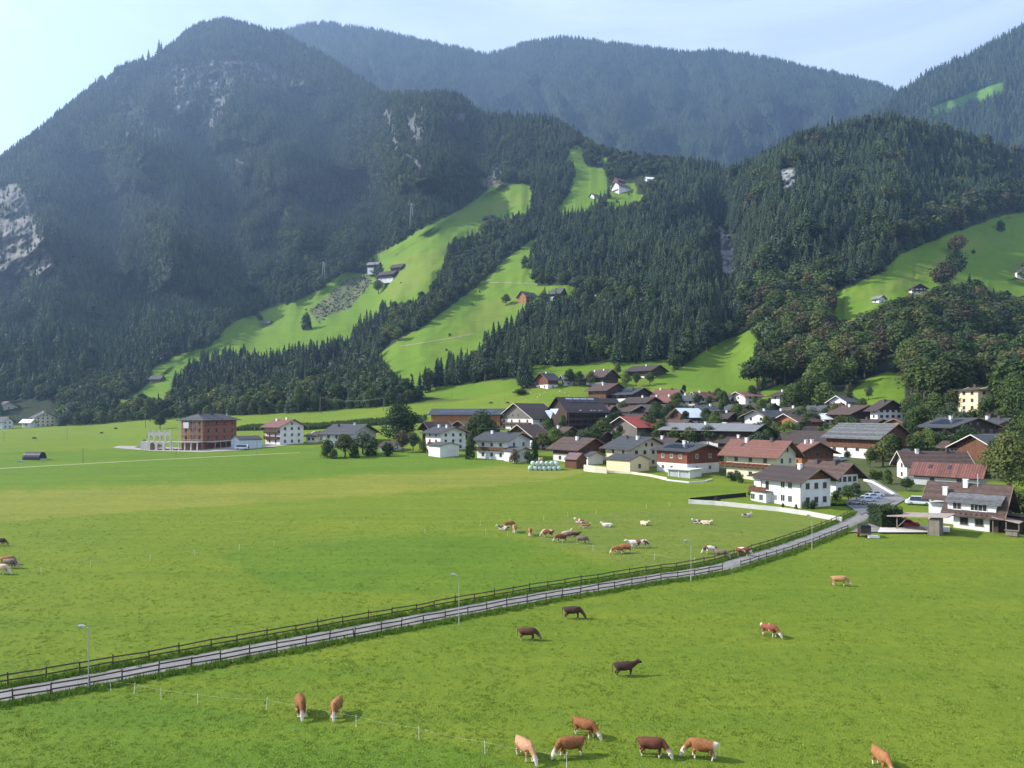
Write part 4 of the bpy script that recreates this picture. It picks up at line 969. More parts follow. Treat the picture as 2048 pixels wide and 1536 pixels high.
# --- the closely packed middle of the village
H('small brown roofed house between the hotel and the long brown barn roof', 1196,1214,1232,838,822,812,-38,'brown',WHITE,upper=T_DARK,uf=.5,fl=2,ns=2,ng=2,chim=1)
H('dark barn with brown roof just above the bright red roof', 1240,1268,1292,860,842,830,-35,'dbrown',T_DARK,fl=1,ns=0,ng=0,chim=0,name='barn',cat='barn')
H('white house with brown roof right of the dull red roof', 1338,1362,1384,868,850,840,-40,'brown',WHITE,fl=2,ns=2,ng=2,chim=1)
H('timber house with dark brown roof left of the long light grey barn roof', 1318,1330,1352,884,868,857,38,'dbrown',T_BROWN,fl=2,ns=1,ng=2,chim=0)
H('low dark roofed house above the right half of the long grey barn', 1420,1452,1476,850,836,826,-35,'dbrown',WHITE,upper=T_DARK,uf=.4,fl=2,ns=2,ng=2,chim=1)
H('brown roofed shed left of the white gable house', 1452,1470,1490,864,852,845,-35,'brown',T_BROWN,fl=1,ns=0,ng=0,chim=0,name='shed',cat='shed')
H('grey roofed house right of the upper timber gable house', 1446,1478,1502,836,820,810,-38,'grey',WHITE,upper=T_BROWN,uf=.5,fl=2,ns=2,ng=2,chim=1)
H('dark gabled barn between the two red roofed upper houses and the white gable', 1500,1530,1556,832,818,808,-38,'dbrown',T_DARK,fl=1,ns=0,ng=0,chim=0,name='barn',cat='barn')
H('brown roofed house above the chalet with orange gable', 1560,1590,1612,840,826,816,-40,'brown',WHITE,upper=T_DARK,uf=.45,fl=2,ns=2,ng=2,chim=1)
H('low grey roofed house left of the dark barn with red boarded side', 1612,1640,1660,834,820,812,-40,'grey',WHITE,fl=1,ns=2,ng=2,chim=1)
H('dark roofed house wedged behind the mottled grey barn roof', 1700,1742,1776,864,850,840,-32,'dbrown',T_DARK,fl=2,ns=2,ng=2,chim=1)
H('house with slate roof right of the great barn gable', 1800,1832,1856,892,876,866,-38,'grey',WHITE,upper=T_BROWN,uf=.5,fl=2,ns=2,ng=2,chim=1)
H('brown roofed house behind the corrugated roof at the right', 1880,1930,1956,912,896,884,-28,'brown',WHITE,fl=2,ns=3,ng=2,chim=1)
H('dark roofed house behind the beige house with wide gable', 1300,1336,1362,908,890,878,-40,'dbrown',WHITE,upper=T_DARK,uf=.5,fl=2,ns=2,ng=2,chim=1)
H('brown roofed house between the inn and the front row of houses', 1096,1124,1150,884,866,855,-38,'brown',WHITE,upper=T_BROWN,uf=.6,fl=2,ns=2,ng=2,chim=1)
H('brown roofed barn right of the inn below the hotel', 1160,1196,1220,890,874,864,-36,'dbrown',T_DARK,fl=1,ns=0,ng=0,chim=0,name='barn',cat='barn')
H('dark house behind the red tiled roof of the cream house', 1440,1480,1508,904,886,876,-36,'dbrown',T_DARK,fl=2,ns=2,ng=2,chim=1)
H('brown roofed farmhouse far right above the solar roofed house', 1880,1912,1940,850,838,829,-40,'brown',WHITE,upper=T_DARK,uf=.5,fl=2,ns=2,ng=2,chim=0)
H('small red brown roof house left of the white hipped upper house', 1440,1454,1470,806,796,788,-40,'brown',WHITE,fl=1,ns=1,ng=1,chim=0)
# --- hillsides
H('white hillside house with green roof on the left meadow', 735,756,762,544,528,522,-25,'lgrey',WHITE,upper=T_DARK,uf=.6,fl=2,ns=3,ng=1,chim=0,maxW=14)
H('dark chalet with balconies right below the white hillside house', 757,786,798,560,547,541,-35,'dbrown',WHITE,upper=T_DARK,uf=.4,fl=2,ns=3,ng=1,chim=0,balc=[('S',1,0,1)])
H('dark barn right of the white hillside house on the left meadow', 781,802,812,541,533,527,-35,'dbrown',T_DARK,fl=1,ns=0,ng=0,chim=0,name='barn',cat='barn')
H('small dark barn in the middle of the hillside meadow beside a track', 966,980,988,440,434,430,-35,'dbrown',T_DARK,fl=1,ns=0,ng=0,chim=0,name='barn',cat='barn')
H('barn half hidden by trees on the middle meadow', 918,938,948,488,478,471,-35,'dbrown',T_DARK,fl=1,ns=0,ng=0,chim=0,name='barn',cat='barn')
H('little grey barn beside a bush on the lower left meadow', 524,538,545,650,645,641,-35,'grey',T_GREY,fl=1,ns=0,ng=0,chim=0,name='barn',cat='barn')
H('low barn at the wood edge near the foot of the lowest meadow', 300,320,329,764,757,751,-35,'grey',T_GREY,fl=1,ns=0,ng=0,chim=0,name='barn',cat='barn')
H('orange timber house under construction on the bright slope', 1033,1052,1075,606,591,582,44,'blue',T_ORANGE,fl=2,ns=2,ng=2,chim=0,maxW=14)
H('white house with dark flat gable roof right of the orange timber house', 1100,1120,1132,600,585,576,-28,'grey',WHITE,fl=2,ns=2,ng=1,chim=1,upper=T_DARK,uf=.6)
H('white mountain farmhouse with balconies on the upper shelf', 1224,1238,1260,388,370,358,44,'brown',WHITE,fl=2,ns=2,ng=3,chim=0,balc=[('W',1,.1,.9)],name='farmhouse',cat='farmhouse')
H('brown roofed farmhouse just behind the white mountain farmhouse', 1222,1236,1254,370,360,351,44,'brown',WHITE,upper=T_BROWN,uf=.5,fl=2,ns=2,ng=2,chim=0,name='farmhouse',cat='farmhouse')
H('long white roofed shed right of the mountain farmhouses', 1290,1294,1316,364,357,353,20,'white',WHITE,fl=1,ns=0,ng=0,chim=0,name='shed',cat='shed')
H('small dark hut with white wall on the narrow upper meadow', 1178,1188,1198,398,391,387,35,'dbrown',WHITE,fl=1,ns=1,ng=1,chim=0,name='hut',cat='hut')
H('white chalet with dark gable below the big right meadow', 1817,1824,1852,588,576,568,-60,'dbrown',WHITE,upper=T_DARK,uf=.9,fl=2,ns=1,ng=3,chim=0,balc=[('E',1,0,1)])
H('roof of a house hidden in the trees left of the white hillside chalet', 1744,1758,1770,606,596,591,-35,'lgrey',WHITE,fl=1,ns=1,ng=1,chim=0)
H('white house with red balconies at the right edge of the big meadow', 2030,2034,2070,556,540,530,-65,'brown',WHITE,fl=2,ns=0,ng=3,chim=0,balc=[('E',1,0,1)])
H('dark timber barn on the small meadow at the right edge', 2014,2026,2062,614,600,592,-60,'dbrown',T_DARK,fl=1,ns=0,ng=0,chim=0,name='barn',cat='barn')
H('house with dark grey roof on the slope at the upper right of the village', 1962,1985,2014,734,706,699,-45,'mgrey',WHITE,upper=T_DARK,uf=.4,fl=2,ns=2,ng=3,chim=0)
H('low building with thin red roof above the dark grey roof on the slope', 1956,1985,2000,704,696,689,-30,'bred',WHITE,fl=1,ns=1,ng=1,chim=0)
H('tiny stone hut on the wooded slope above the village', 1846,1854,1862,770,758,750,-40,'dbrown',STONE,fl=1,ns=0,ng=0,chim=0,name='hut',cat='hut')

# ---- large white house: its bay, balcony, lower wing
root, L_, W, he, hr = WH
x0 = -L_/2
for k, (xx, n_) in enumerate(((x0+L_*.52, 2), (x0+L_*.70, 2))):
    for zz in (he*.12, he*.60): add_window(root, xx+.35, -W/2, zz+.25, 0, 1.25, 1.55, FRAMEW)
bay = MB(); bay.box(x0-1.6, x0+L_*.26, -W/2-1.7, -W/2-.004, -3, he*.44); bay.build('bay', [WHITE], root)
for t in (-1.0, 1.6): add_window(root, x0+t, -W/2-1.7, .7, 0, 1.3, 1.5, FRAMEW)
bm_ = MB(); bm_.box(x0-1.9, x0+L_*.30, -W/2-2.2, -W/2-.01, he*.44+.004, he*.44+.16); bo = bm_.build('balcony', [TRIMD], root)
rl = MB()
for k in range(26): xx = x0-1.9+k*(L_*.30+1.9)/26; rl.box(xx+.02, xx+.21, -W/2-2.25, -W/2-2.19, he*.44+.1, he*.44+1.15)
rl.box(x0-1.9, x0-1.84, -W/2-2.19, -W/2, he*.44+.16, he*.44+1.1); rl.build('railing', [T_BROWN], bo)
add_window(root, x0+1.8, -W/2, he*.52, 0, 1.0, 1.9, FRAME, 'balcony_door')
wg = MB(); wg.box(x0-3.6, x0-.004, -W/2+1.2, W/2-.8, -3, he*.9); wg.build('side_wing', [WHITE], root)
wr = MB(); s = .42; wr.prism([(-W/2-.2, he*.93), (W/2-.3, he*.93+W*.17), (W/2-.3, he*.93+W*.17+.2), (-W/2-.2, he*.93+.2)], 'x', x0-4.6, x0-1.41); wr.build('wing_roof', [RF['dbrown']], root)
pa = MB(); pa.box(x0-2.4, x0+L_*.34, -W/2-4.2, -W/2-1.71, -.4, .12); pa.build('terrace', [CONC], root)
for dx in (0.02, L_-.12):
    dp = MB(); dp.tube((x0+dx, -W/2-.12, 0), (x0+dx, -W/2-.12, he-.6), .06, k=6); dp.build('drainpipe', [TRIMD], root)

# ---- dark hotel with four balcony storeys
p, D, psi, L_, W, c, he, hr = place(1100,1134,1211,862,818,794,38)
W = min(W, 19); n = Vector((-math.sin(psi), math.cos(psi))); u = Vector((math.cos(psi), math.sin(psi))); c = Vector((p.x, p.y))+u*L_/2+n*W/2
REPORT.append('hotel %.0f %.1f %.1f %.1f %.1f' % (D, L_, W, he, hr)); hr = min(hr, he+W*.42)
hot = empty('hotel', (c.x, c.y, p.z), psi); tag(hot, 'big dark timber hotel with four balcony storeys and white curtains', 'hotel')
m = MB(); m.box(-L_/2, L_/2, -W/2, W/2, -3, he)
for x0_, x1_ in ((-L_/2, -L_/2+.3), (L_/2-.3, L_/2)): m.prism([(-W/2, he), (W/2, he), (0, hr-.02)], 'x', x0_, x1_)
m.build('wall', [T_DARK], hot)
ro = gable_roof(L_, W, he, hr, 2.3, 1.6, None).build('roof', [RF['dbrown']], hot); s = (hr-he)/(W/2)
for f0, f1 in ((.55,.68), (.78,.88)):
    for k in range(4):
        x0_ = -L_*.35+k*L_*.19; y0, y1 = -(W/2)*(1-f0), -(W/2)*(1-f1); q = MB(); q.prism([(y0, hr+y0*s+.23), (y1, hr+y1*s+.23), (y1, hr+y1*s+.5), (y0, hr+y0*s+.45)], 'x', x0_, x0_+L_*.16); q.build('roof_window', [SOLAR if f0 < .7 else METAL], ro)
fh = he/4
for q in range(1, 4):
    bm_ = MB(); bm_.box(-L_/2, L_/2, -W/2-1.6, -W/2-.004, q*fh-.2, q*fh); bo = bm_.build('balcony', [TRIMD], hot)
    rl = MB(); n_ = 60
    for k in range(n_): rl.box(-L_/2+k*L_/n_+.01, -L_/2+(k+1)*L_/n_-.03, -W/2-1.66, -W/2-1.61, q*fh, q*fh+.95)
    rl.build('railing', [T_DARK], bo)
CURT = mat('curtain', (.62,.66,.72), .9, .05, 3)
for q in range(4):
    for k in range(6): add_window(hot, -L_/2+(k+.5)*L_/6, -W/2, q*fh+.5, 0, 1.9, 2.0, FRAME, 'balcony_door')
for x_, w_ in ((-.22,.05), (.06,.03), (.13,.07), (.28,.08)):
    cm = MB(); cm.box(x_*L_, (x_+w_)*L_, -W/2-1.3, -W/2-1.2, 3*fh+.1, he-.4); cm.build('curtain', [CURT], hot)
for k in range(7):
    pm = MB(); pm.box(-L_/2+k*L_/6-.12, -L_/2+k*L_/6+.12, -W/2-1.55, -W/2-1.35, -1, he-.3); pm.build('post', [T_DARK], hot)
# ---- zigzag glass front between inn and hotel
for px_, lab in ((1098, 'left of two white triangular glass canopies between inn and hotel'), (1108, 'right of two white triangular glass canopies between inn and hotel')):
    tp = P(px_-8, 822-(px_-1098)*.35, D-14); b1 = P(px_+3, 838-(px_-1098)*.9, D-16); b2 = P(px_+9, 820-(px_-1098)*.2, D-14)
    m = MB(); off = Vector((.1,.25,.15)); a_ = [tp, b1, b2]; m.v = [tuple(v) for v in a_]+[tuple(v+off) for v in a_]; m.f = [(0,1,2),(5,4,3),(0,3,4,1),(1,4,5,2),(2,5,3,0)]; m.m = [0]*5
    gl = m.mesh('glass_canopy', [RF['white']]); o = mesh_obj('glass_canopy', gl); tag(o, lab, 'canopy')

# ---- unfinished brick building with arcade
p, D, psi, L_, W, c, he, hr = place(363,406,473,899,841,829,58)
REPORT.append('site %.0f %.1f %.1f %.1f %.1f' % (D, L_, W, he, hr))
site = empty('brick_building', (c.x, c.y, p.z), psi); tag(site, 'unfinished brick building with scaffolding and grey hipped roof', 'building')
# the long side S is right of the corner, gable W left of it
m = MB(); m.box(-L_/2, L_/2, -W/2, W/2, -2, he); m.build('wall', [BRICK], site)
m = MB(); m.box(-L_/2-.08, -L_/2-.004, -W/2+.01, W/2, 3.1, he-.1); m.build('fresh_brickwork', [BRICK2], site)  # thin skin over the scaffolded side, its sunlit tone painted into the brick
rm = MB(); o_ = 1.6; rl_ = max(0, L_/2-W/2*.8); A = [(-L_/2-o_, -W/2-o_), (L_/2+o_, -W/2-o_), (L_/2+o_, W/2+o_), (-L_/2-o_, W/2+o_)]
bt = [(x, y, he-.1) for x, y in A]; tp = [(x, y, he+.15) for x, y in A]; a_, b2 = (-rl_, 0, hr+.3), (rl_, 0, hr+.3); rm.face(bt[::-1])
for i in range(4): rm.face([bt[i], bt[(i+1) % 4], tp[(i+1) % 4], tp[i]])
rm.face([tp[0], tp[1], b2, a_]); rm.face([tp[2], tp[3], a_, b2]); rm.face([tp[1], tp[2], b2]); rm.face([tp[3], tp[0], a_]); ro = rm.build('roof', [RF['grey']], site)
for x_, y_ in ((-L_*.30, 0), (-L_*.02, -W*.1)):
    cm = MB(); cm.box(x_-.7, x_+.7, y_-.5, y_+.5, hr-1.4, hr+1.3); cm.box(x_-.9, x_+.9, y_-.7, y_+.7, hr+1.32, hr+1.6); cm.build('chimney', [CHB, METAL], ro)
cm = MB(); cm.tube((L_*.38, -W*.2, he), (L_*.38, -W*.2, hr+.6), .2, k=8); cm.build('vent_pipe', [METAL], ro)
fh = he/4
for q in range(4):
    for k in range(4): add_window(site, -L_/2+(k+.6)*L_/4.2, -W/2, q*fh+.9, 0, 1.3, 1.6, FRAME)
    for k in range(3):
        if q: add_window(site, -L_/2-.08, -W/2+(k+.6)*W/3.3, q*fh+.9, R(-90), 1.1, 1.6, FRAME)
PLANK = mat('scaffold_plank', (.45,.33,.18), .9, .2, 2)
for q in range(1, 4):
    m = MB(); m.box(-L_/2-1.5, -L_/2-.5, -W/2-.4, W/2+.4, q*fh+.2, q*fh+.28); m.build('scaffold_deck', [PLANK], site)
    m = MB(); m.box(-L_/2-1.56, -L_/2-1.5, -W/2-.4, W/2+.4, q*fh+1.15, q*fh+1.3); m.box(-L_/2-1.56, -L_/2-1.5, -W/2-.4, W/2+.4, q*fh+.7, q*fh+.8); m.build('scaffold_rail', [PLANK], site)
for k in range(6):
    m = MB(); yy = -W/2-.3+k*(W+.6)/5
    for xx in (-L_/2-1.5, -L_/2-.55): m.tube((xx, yy, -.5), (xx, yy, he+.1), .05, k=5)
    m.build('scaffold_post', [METAL], site)
BAN = mat('white_banner', (.75,.74,.72), .8, .03, 2)
m = MB(); m.box(-L_/2-1.64, -L_/2-1.58, W*.06, W*.30, 2.95*fh, 3.75*fh); m.build('banner', [BAN], site)
# terrace with columns and arcade in front
yl = W/2+9
m = MB(); m.box(-L_/2-5.5, -L_/2-.6, -W/2-1, W/2+1, 3.05, 3.35); m.build('terrace_slab', [CONC], site)
for k in range(5):
    m = MB(); yy = -W/2-.6+k*(W+1.2)/4; m.tube((-L_/2-5.1, yy, -1), (-L_/2-5.1, yy, 3.05), .22, k=8); m.build('column', [WHITE], site)
def arcade(n_, x, ya, yb_, z0_, z1, arch, par, nm):
    m = MB(); w_ = (yb_-ya)/n_
    for k in range(n_):
        a0 = ya+k*w_; r = w_*.34; cz = z0_+arch
        pts_ = [(a0, z0_), (a0+w_/2-r, z0_), (a0+w_/2-r, cz)]+[(a0+w_/2-r*math.cos(t), cz+r*math.sin(t)) for t in [math.pi*i/8 for i in range(1, 8)]]+[(a0+w_/2+r, cz), (a0+w_/2+r, z0_), (a0+w_, z0_), (a0+w_, z1), (a0, z1)]
        m.prism(pts_, 'x', x, x+.35)
        if par: m.box(x, x+.35, a0+.0, a0+w_*.28, z1+.003, z1+par)
    m.box(x, x+.35, yb_+.003, yb_+.4, z0_, z1+par)
    m.build(nm, [mat('arcade_render', (.50,.45,.41), .9, .12, .6)], site)
arcade(3, -L_/2-5.6, W/2+1.1, W/2+11, -1, 3.35, 2.9, 0, 'arcade')
arcade(4, -L_/2-5.6, W/2+1.1, W/2+11, 3.36, 7.2, 1.9, 1.1, 'upper_arcade')
m = MB(); m.box(-L_/2-5.2, -L_/2+1, W/2+11.5, W/2+15, -1, 3.4); m.box(-L_/2-5.2, -L_/2-.7, W/2+1.2, W/2+11.5, 3.0, 3.3); m.build('side_room', [mat('arcade_render', (.50,.45,.41), .9, .12, .6)], site)
m = MB(); m.box(-L_/2+.5, L_/2-1, -W/2-4.5, -W/2-.1, 3.0, 3.25); m.build('front_slab', [CONC], site)
for k in range(5):
    m = MB(); m.box(-L_/2+2+k*4.2, -L_/2+2.15+k*4.2, -W/2-4.3, -W/2-4.1, -1, 3.0); m.build('prop', [METAL], site)
# white tent hall and van to its right
H('long white plastic covered shed with grey blue roof beside the brick building', 462,478,524,899,880,873,28,'grey',mat('plastic_sheet',(.50,.55,.60),.7,.06,1),fl=1,ns=0,ng=0,chim=0,name='shed',cat='shed',ov=.3,og=.3,maxW=9)

# ---- front right house: wide brown roof, long dormer
p, D, psi, L_, W, c, he, hr = place(1858,1979,2004,1064,1027,970,-12)
W = 11.5; n = Vector((-math.sin(psi), math.cos(psi))); u = Vector((math.cos(psi), math.sin(psi))); c = Vector((p.x, p.y))-u*L_/2+n*W/2
k_ = D/F; he = 36*k_; hr = CH+(HY-970)*(D+W/2)/F-p.z; REPORT.append('front %.0f %.1f %.1f %.1f %.1f' % (D, L_, W, he, hr))
fh_ = empty('house', (c.x, c.y, p.z), psi); tag(fh_, 'white house with wide brown roof and long white dormer beside the carport, front right', 'house')
s = (hr-he)/(W/2)
m = MB(); m.box(-L_/2+4.2, L_/2, -W/2, W/2, -2, he); m.build('wall', [WHITE], fh_)
m = MB(); m.prism([(-W/2, he), (W/2, he), (0, hr)], 'x', L_/2-.3, L_/2-.02); m.build('gable_wall', [WHITE], fh_)
m = MB(); m.box(-L_/2-1, -L_/2+4.19, -W/2+3.4, W/2, -2, he+.9); m.build('left_wing', [WHITE], fh_)
yo = W/2+1.0; zo = he-1.0*s; m = MB(); t = .25; xa, xb = -L_/2-1.8, L_/2+2.6
m.prism([(-yo, zo), (0, hr), (0, hr+t), (-yo, zo+t)], 'x', -L_/2+2.2, xb)
m.prism([(-yo+2.9, zo+2.9*s), (0, hr), (0, hr+t), (-yo+2.9, zo+2.9*s+t)], 'x', xa, -L_/2+2.19)
m.prism([(yo, zo), (yo, zo+t), (0, hr+t), (0, hr)], 'x', xa, xb); ro = m.build('roof', [RF['brown']], fh_)
tm = MB(); tm.prism([(-yo, zo-.05), (0, hr-.05), (0, hr+.3), (-yo, zo+.3)], 'x', xb+.003, xb+.09); tm.build('bargeboard', [TRIM], ro)
tm = MB(); tm.prism([(-yo+2.9, zo+2.9*s-.05), (0, hr-.05), (0, hr+.3), (-yo+2.9, zo+2.9*s+.3)], 'x', xa-.09, xa-.003); tm.build('bargeboard', [TRIM], ro)
gu = MB(); gu.box(-L_/2+2.2, xb, -yo-.16, -yo-.01, zo-.02, zo+.16); gu.build('gutter', [RF['brown']], ro)
# dormer
dx0, dx1 = -L_/2+3.2, L_/2+1.0; yd = -yo+1.1; zd0 = zo+1.0*s; zd1 = zd0+19*k_
m = MB(); m.prism([(yd, zd0), (yd, zd1), (yd+(zd1-zd0)/s*.98, zd1)], 'x', dx0, dx1); do = m.build('dormer', [WHITE], fh_)
m = MB(); e_ = (zd1-zd0)/s; m.prism([(yd-.7, zd1-.12), (yd-.7, zd1+.1), (yd+e_+1.2, zd1+1.45), (yd+e_+1.2, zd1+1.2)], 'x', dx0-.5, dx1+.9); m.build('dormer_roof', [RF['mgrey']], do)
for t_, w_ in ((.20,1.5), (.56,1.3), (.73,1.5)): a = add_window(do, dx0+(dx1-dx0)*t_, yd, zd0+.35, 0, w_, 1.35, FRAMEW)
for t_ in (.30,.72): add_window(fh_, -L_/2+4.2+(L_-4.2)*t_, -W/2, .95, 0, 1.35, 1.35, FRAME)
for x_, z_ in ((-L_*.30, .55), (-L_*.0, .88)):
    y_ = -(1-z_)*W/2; zz = hr+y_*s; cm = MB(); cm.box(x_-.38, x_+.38, y_-.38, y_+.38, zz-.3, zz+1.4); cm.box(x_-.5, x_+.5, y_-.5, y_+.5, zz+1.5, zz+1.6); cm.box(x_-.3, x_+.3, y_-.3, y_+.3, zz+1.4, zz+1.5); cm.build('chimney', [PLASTER_CH], ro)
cm = MB(); cm.tube((L_*.2, -.6, hr-.4), (L_*.2, -.6, hr+2.2), .09, k=8); cm.build('flue_pipe', [METAL], ro)
m = MB(); m.box(L_/2+.004, L_/2+1.3, -W/2+.3, W/2, -1, he-.1); m.build('dark_side_porch', [T_DARK], fh_)
bt_ = MB()
for k in range(7): bt_.box(-L_/2+4.6+k*(L_-5)/6, -L_/2+4.75+k*(L_-5)/6, -W/2-.9, -W/2-.004, he-.35, he-.15)
bt_.build('rafter_end', [TRIMD], ro)
# carport in front of it
WEATH = mat_stripes('weathered_boards', (.19,.165,.135), 'XY', .18, .6)
pA = at(1794, 1061); cpt = empty('carport', (pA.x, pA.y, pA.z), psi+R(2)); tag(cpt, 'weathered timber carport with slanted roof over a red car', 'carport')
lw = 84*pA.y/F
m = MB(); m.prism([(-1.6, 2.55), (lw+.4, 3.25), (lw+.4, 3.42), (-1.6, 2.72)], 'y', -.6, 6.0); m.build('roof', [mat('roof_felt', (.30,.24,.20), .9, .2, 1)], cpt)
for x_, y_ in ((0, 0), (5.2, 0), (0, 5.2), (5.2, 5.2)):
    m = MB(); m.box(x_-.09, x_+.09, y_-.09, y_+.09, -.5, 2.6); m.build('post', [WEATH], cpt)
for x0_, x1_, z0_, z1_ in ((.1, 1.7, .7, 2.5), (3.6, 5.1, 2.5, .6), (2.3, 2.3, 2.5, 2.5)):
    if x0_ != x1_: m = MB(); m.bar((x0_, 0, z0_), (x1_, 0, z1_), .12); m.build('brace', [WEATH], cpt)
m = MB(); m.box(5.35, lw-.9, -.1, 2.6, -.5, 2.85); m.build('board_wall', [WEATH], cpt)
# sheds at the right edge
pA = at(1984, 1066); sh = empty('shed', (pA.x, pA.y, pA.z), psi); tag(sh, 'open dark timber shed with sloping roof right of the white house front', 'shed')
w_ = 46*pA.y/F
m = MB(); m.prism([(0, 2.9), (w_, 2.2), (w_, 2.34), (0, 3.05)], 'y', -.4, 5); m.build('roof', [mat('roof_felt', (.30,.24,.20), .9, .2, 1)], sh)
m = MB(); m.box(.1, w_-.1, 2.2, 5, -1, 2.15); m.build('back_wall', [T_DARK], sh)
for x_ in (.1, w_*.5, w_-.2): m = MB(); m.box(x_, x_+.14, -.2, -.06, -1, 2.3); m.build('post', [WEATH], sh)
m = MB(); m.box(w_*.55, w_*.95, -1.2, -.5, .0, .9); m.box(w_*.5, w_, -1.4, -.3, .92, 1.0)
m.build('work_bench', [WEATH], sh)
pA = at(2026, 1068); sh2 = empty('shed', (pA.x, pA.y+2, pA.z), psi); tag(sh2, 'dark board shed cut by the right edge of the picture', 'shed')
m = MB(); m.box(0, 7, 0, 5, -1, 2.9); m.build('wall', [T_DARK], sh2); m = MB(); m.prism([(-.4, 3.15), (5.4, 2.91), (5.4, 3.05), (-.4, 3.3)], 'x', -.4, 7.4); m.build('roof', [RF['dbrown']], sh2)
# flat roofed white pavilion at the modern house
p, D, psi, L_, W, c, he, hr = place(1330,1374,1408,958,941,938,-30)
pv = empty('pavilion', (c.x, c.y, p.z), psi); tag(pv, 'low white flat roofed garage pavilion before the modern red timber house', 'garage'); W = min(W, 7)
m = MB(); m.box(-L_/2, L_/2, -W/2+.3, W/2, -1, he-.1); m.build('wall', [WHITE], pv)
m = MB(); m.box(-L_/2-.6, L_/2+.5, -W/2-.5, W/2+.5, he-.08, he+.2); m.build('roof', [mat('flat_roof', (.55,.53,.50), .8, .1, 1)], pv)
for x_ in (-L_/2+.1, 0, L_/2-.25): m = MB(); m.box(x_, x_+.2, -W/2, -W/2+.2, -1, he-.1); m.build('post', [WHITE], pv)
for x_ in (-L_/2+.5, .4): m = MB(); m.box(x_, x_+L_/2-.9, -W/2+.24, -W/2+.29, .1, he-.3); m.build('garage_door', [mat('door_grey', (.35,.37,.38), .5, .1, 1)], pv)
# ================================================================= ROADS, PATHS
ASPH = mat('asphalt', (.185,.175,.165), .95, .25, .45, bmp=.1); ASPHD = mat('asphalt_dark', (.13,.13,.14), .9, .12, .5)
PAVE = mat('pale_paving', (.50,.47,.42), .9, .08, .8); GRAV = mat('gravel', (.30,.27,.23), .95, .2, 2); TRACK = mat('worn_track', (.24,.27,.11), .95, .15, .5)
def face_up(me):
    bm = bmesh.new(); bm.from_mesh(me); bmesh.ops.remove_doubles(bm, verts=bm.verts[:], dist=.01); bmesh.ops.dissolve_degenerate(bm, edges=bm.edges[:], dist=.01); bm.normal_update()
    for f in bm.faces:
        if f.normal.z < 0: f.normal_flip()
    bm.to_mesh(me); bm.free(); me.polygons.foreach_set('use_smooth', [False]*len(me.polygons)); return me
def ribbon(name, L_, R_, mt, lift=.05, n=16, kind='structure', cuts=9):
    """sheet between two lines of ground points given in the plate"""
    def dens(a):
        o = []
        for i in range(len(a)-1):
            for k in range(n): t = k/n; o.append((a[i][0]*(1-t)+a[i+1][0]*t, a[i][1]*(1-t)+a[i+1][1]*t))
        return o+[a[-1]]
    m = MB(); LL = [at(*q) for q in dens(L_)]; RR = [at(*q) for q in dens(R_)]
    rows = []
    for a, b_ in zip(LL, RR):
        rows.append([(lambda p: (p.x, p.y, down(p.x, p.y)+lift))(a.lerp(b_, k/cuts)) for k in range(cuts+1)])
    for i in range(len(rows)-1):
        for k in range(cuts): m.face([rows[i][k], rows[i+1][k], rows[i+1][k+1], rows[i][k+1]])
    me = face_up(m.mesh(name, mt, True))
    return tag(mesh_obj(name, me), kind=kind)
CL = [(-420,1462),(-200,1427),(0,1393),(200,1357),(400,1320),(600,1283),(800,1246),(917,1224),(1000,1208),(1100,1190),(1200,1174),(1300,1157),(1381,1146),(1450,1133),(1500,1118),(1560,1099),(1610,1082),(1660,1063),(1700,1046),(1735,1028)]
RP = [at(*q) for q in CL]
def smooth_line(P_, step):
    out = []
    for i in range(len(P_)-1):
        a = P_[max(i-1,0)]; b_ = P_[i]; c = P_[i+1]; d = P_[min(i+2,len(P_)-1)]; n = max(2, int((c-b_).length/step))
        for k in range(n):
            t = k/n; out.append(.5*((2*b_)+(c-a)*t+(2*a-5*b_+4*c-d)*t*t+(3*b_-a-3*c+d)*t**3))
    return out+[P_[-1]]
RS = smooth_line(RP, 1.0)
def offset_line(P_, off):
    o = []
    for i in range(len(P_)):
        d = (P_[min(i+1,len(P_)-1)]-P_[max(i-1,0)]); d.z = 0; d.normalize(); nrm = Vector((-d.y, d.x, 0)); q = P_[i]+nrm*off; q.z = down(q.x, q.y); o.append(q)
    return o
rw = [offset_line(RS, o_) for o_ in (1.55, .8, 0, -.8, -1.55)]
m = MB()
for i in range(len(RS)-1):
    for k in range(4): m.face([rw[k][i]+Vector((0,0,.06+.03*(k in (1,2)))), rw[k+1][i]+Vector((0,0,.06+.03*(k in (0,1,2)*1))), rw[k+1][i+1]+Vector((0,0,.06+.03*(k in (0,1,2)*1))), rw[k][i+1]+Vector((0,0,.06+.03*(k in (1,2))))])
me = face_up(m.mesh('road', ASPH)); tag(mesh_obj('road', me), kind='structure')
ribbon('road', [(1712,1030),(1718,1022),(1745,1008),(1762,1000),(1748,985),(1738,972),(1730,962),(1728,955)], [(1698,1066),(1760,1066),(1768,1046),(1790,1012),(1812,1000),(1790,985),(1768,972),(1742,957)], ASPH, .20)
ribbon('road', [(1690,1010),(1700,1000),(1750,992)], [(1722,1032),(1752,1018),(1790,1004)], ASPHD, .30)
ribbon('yard', [(1755,1068),(1800,1068),(1900,1068)], [(1765,1050),(1800,1052),(1900,1056)], PAVE, .34)
ribbon('path', [(1448,1144),(1451,1149)], [(1474,1136),(1480,1141)], ASPH, .06)
ribbon('gravel_yard', [(225,896),(300,902),(400,905),(480,901),(590,889)], [(235,892),(300,893),(400,897),(480,893),(590,884)], GRAV, .10)
ribbon('path', [(-100,946),(0,938),(160,929),(300,921),(500,911),(600,906)], [(-100,944),(0,936.5),(160,927.7),(300,919.8),(500,909.8),(600,905)], TRACK, .05)
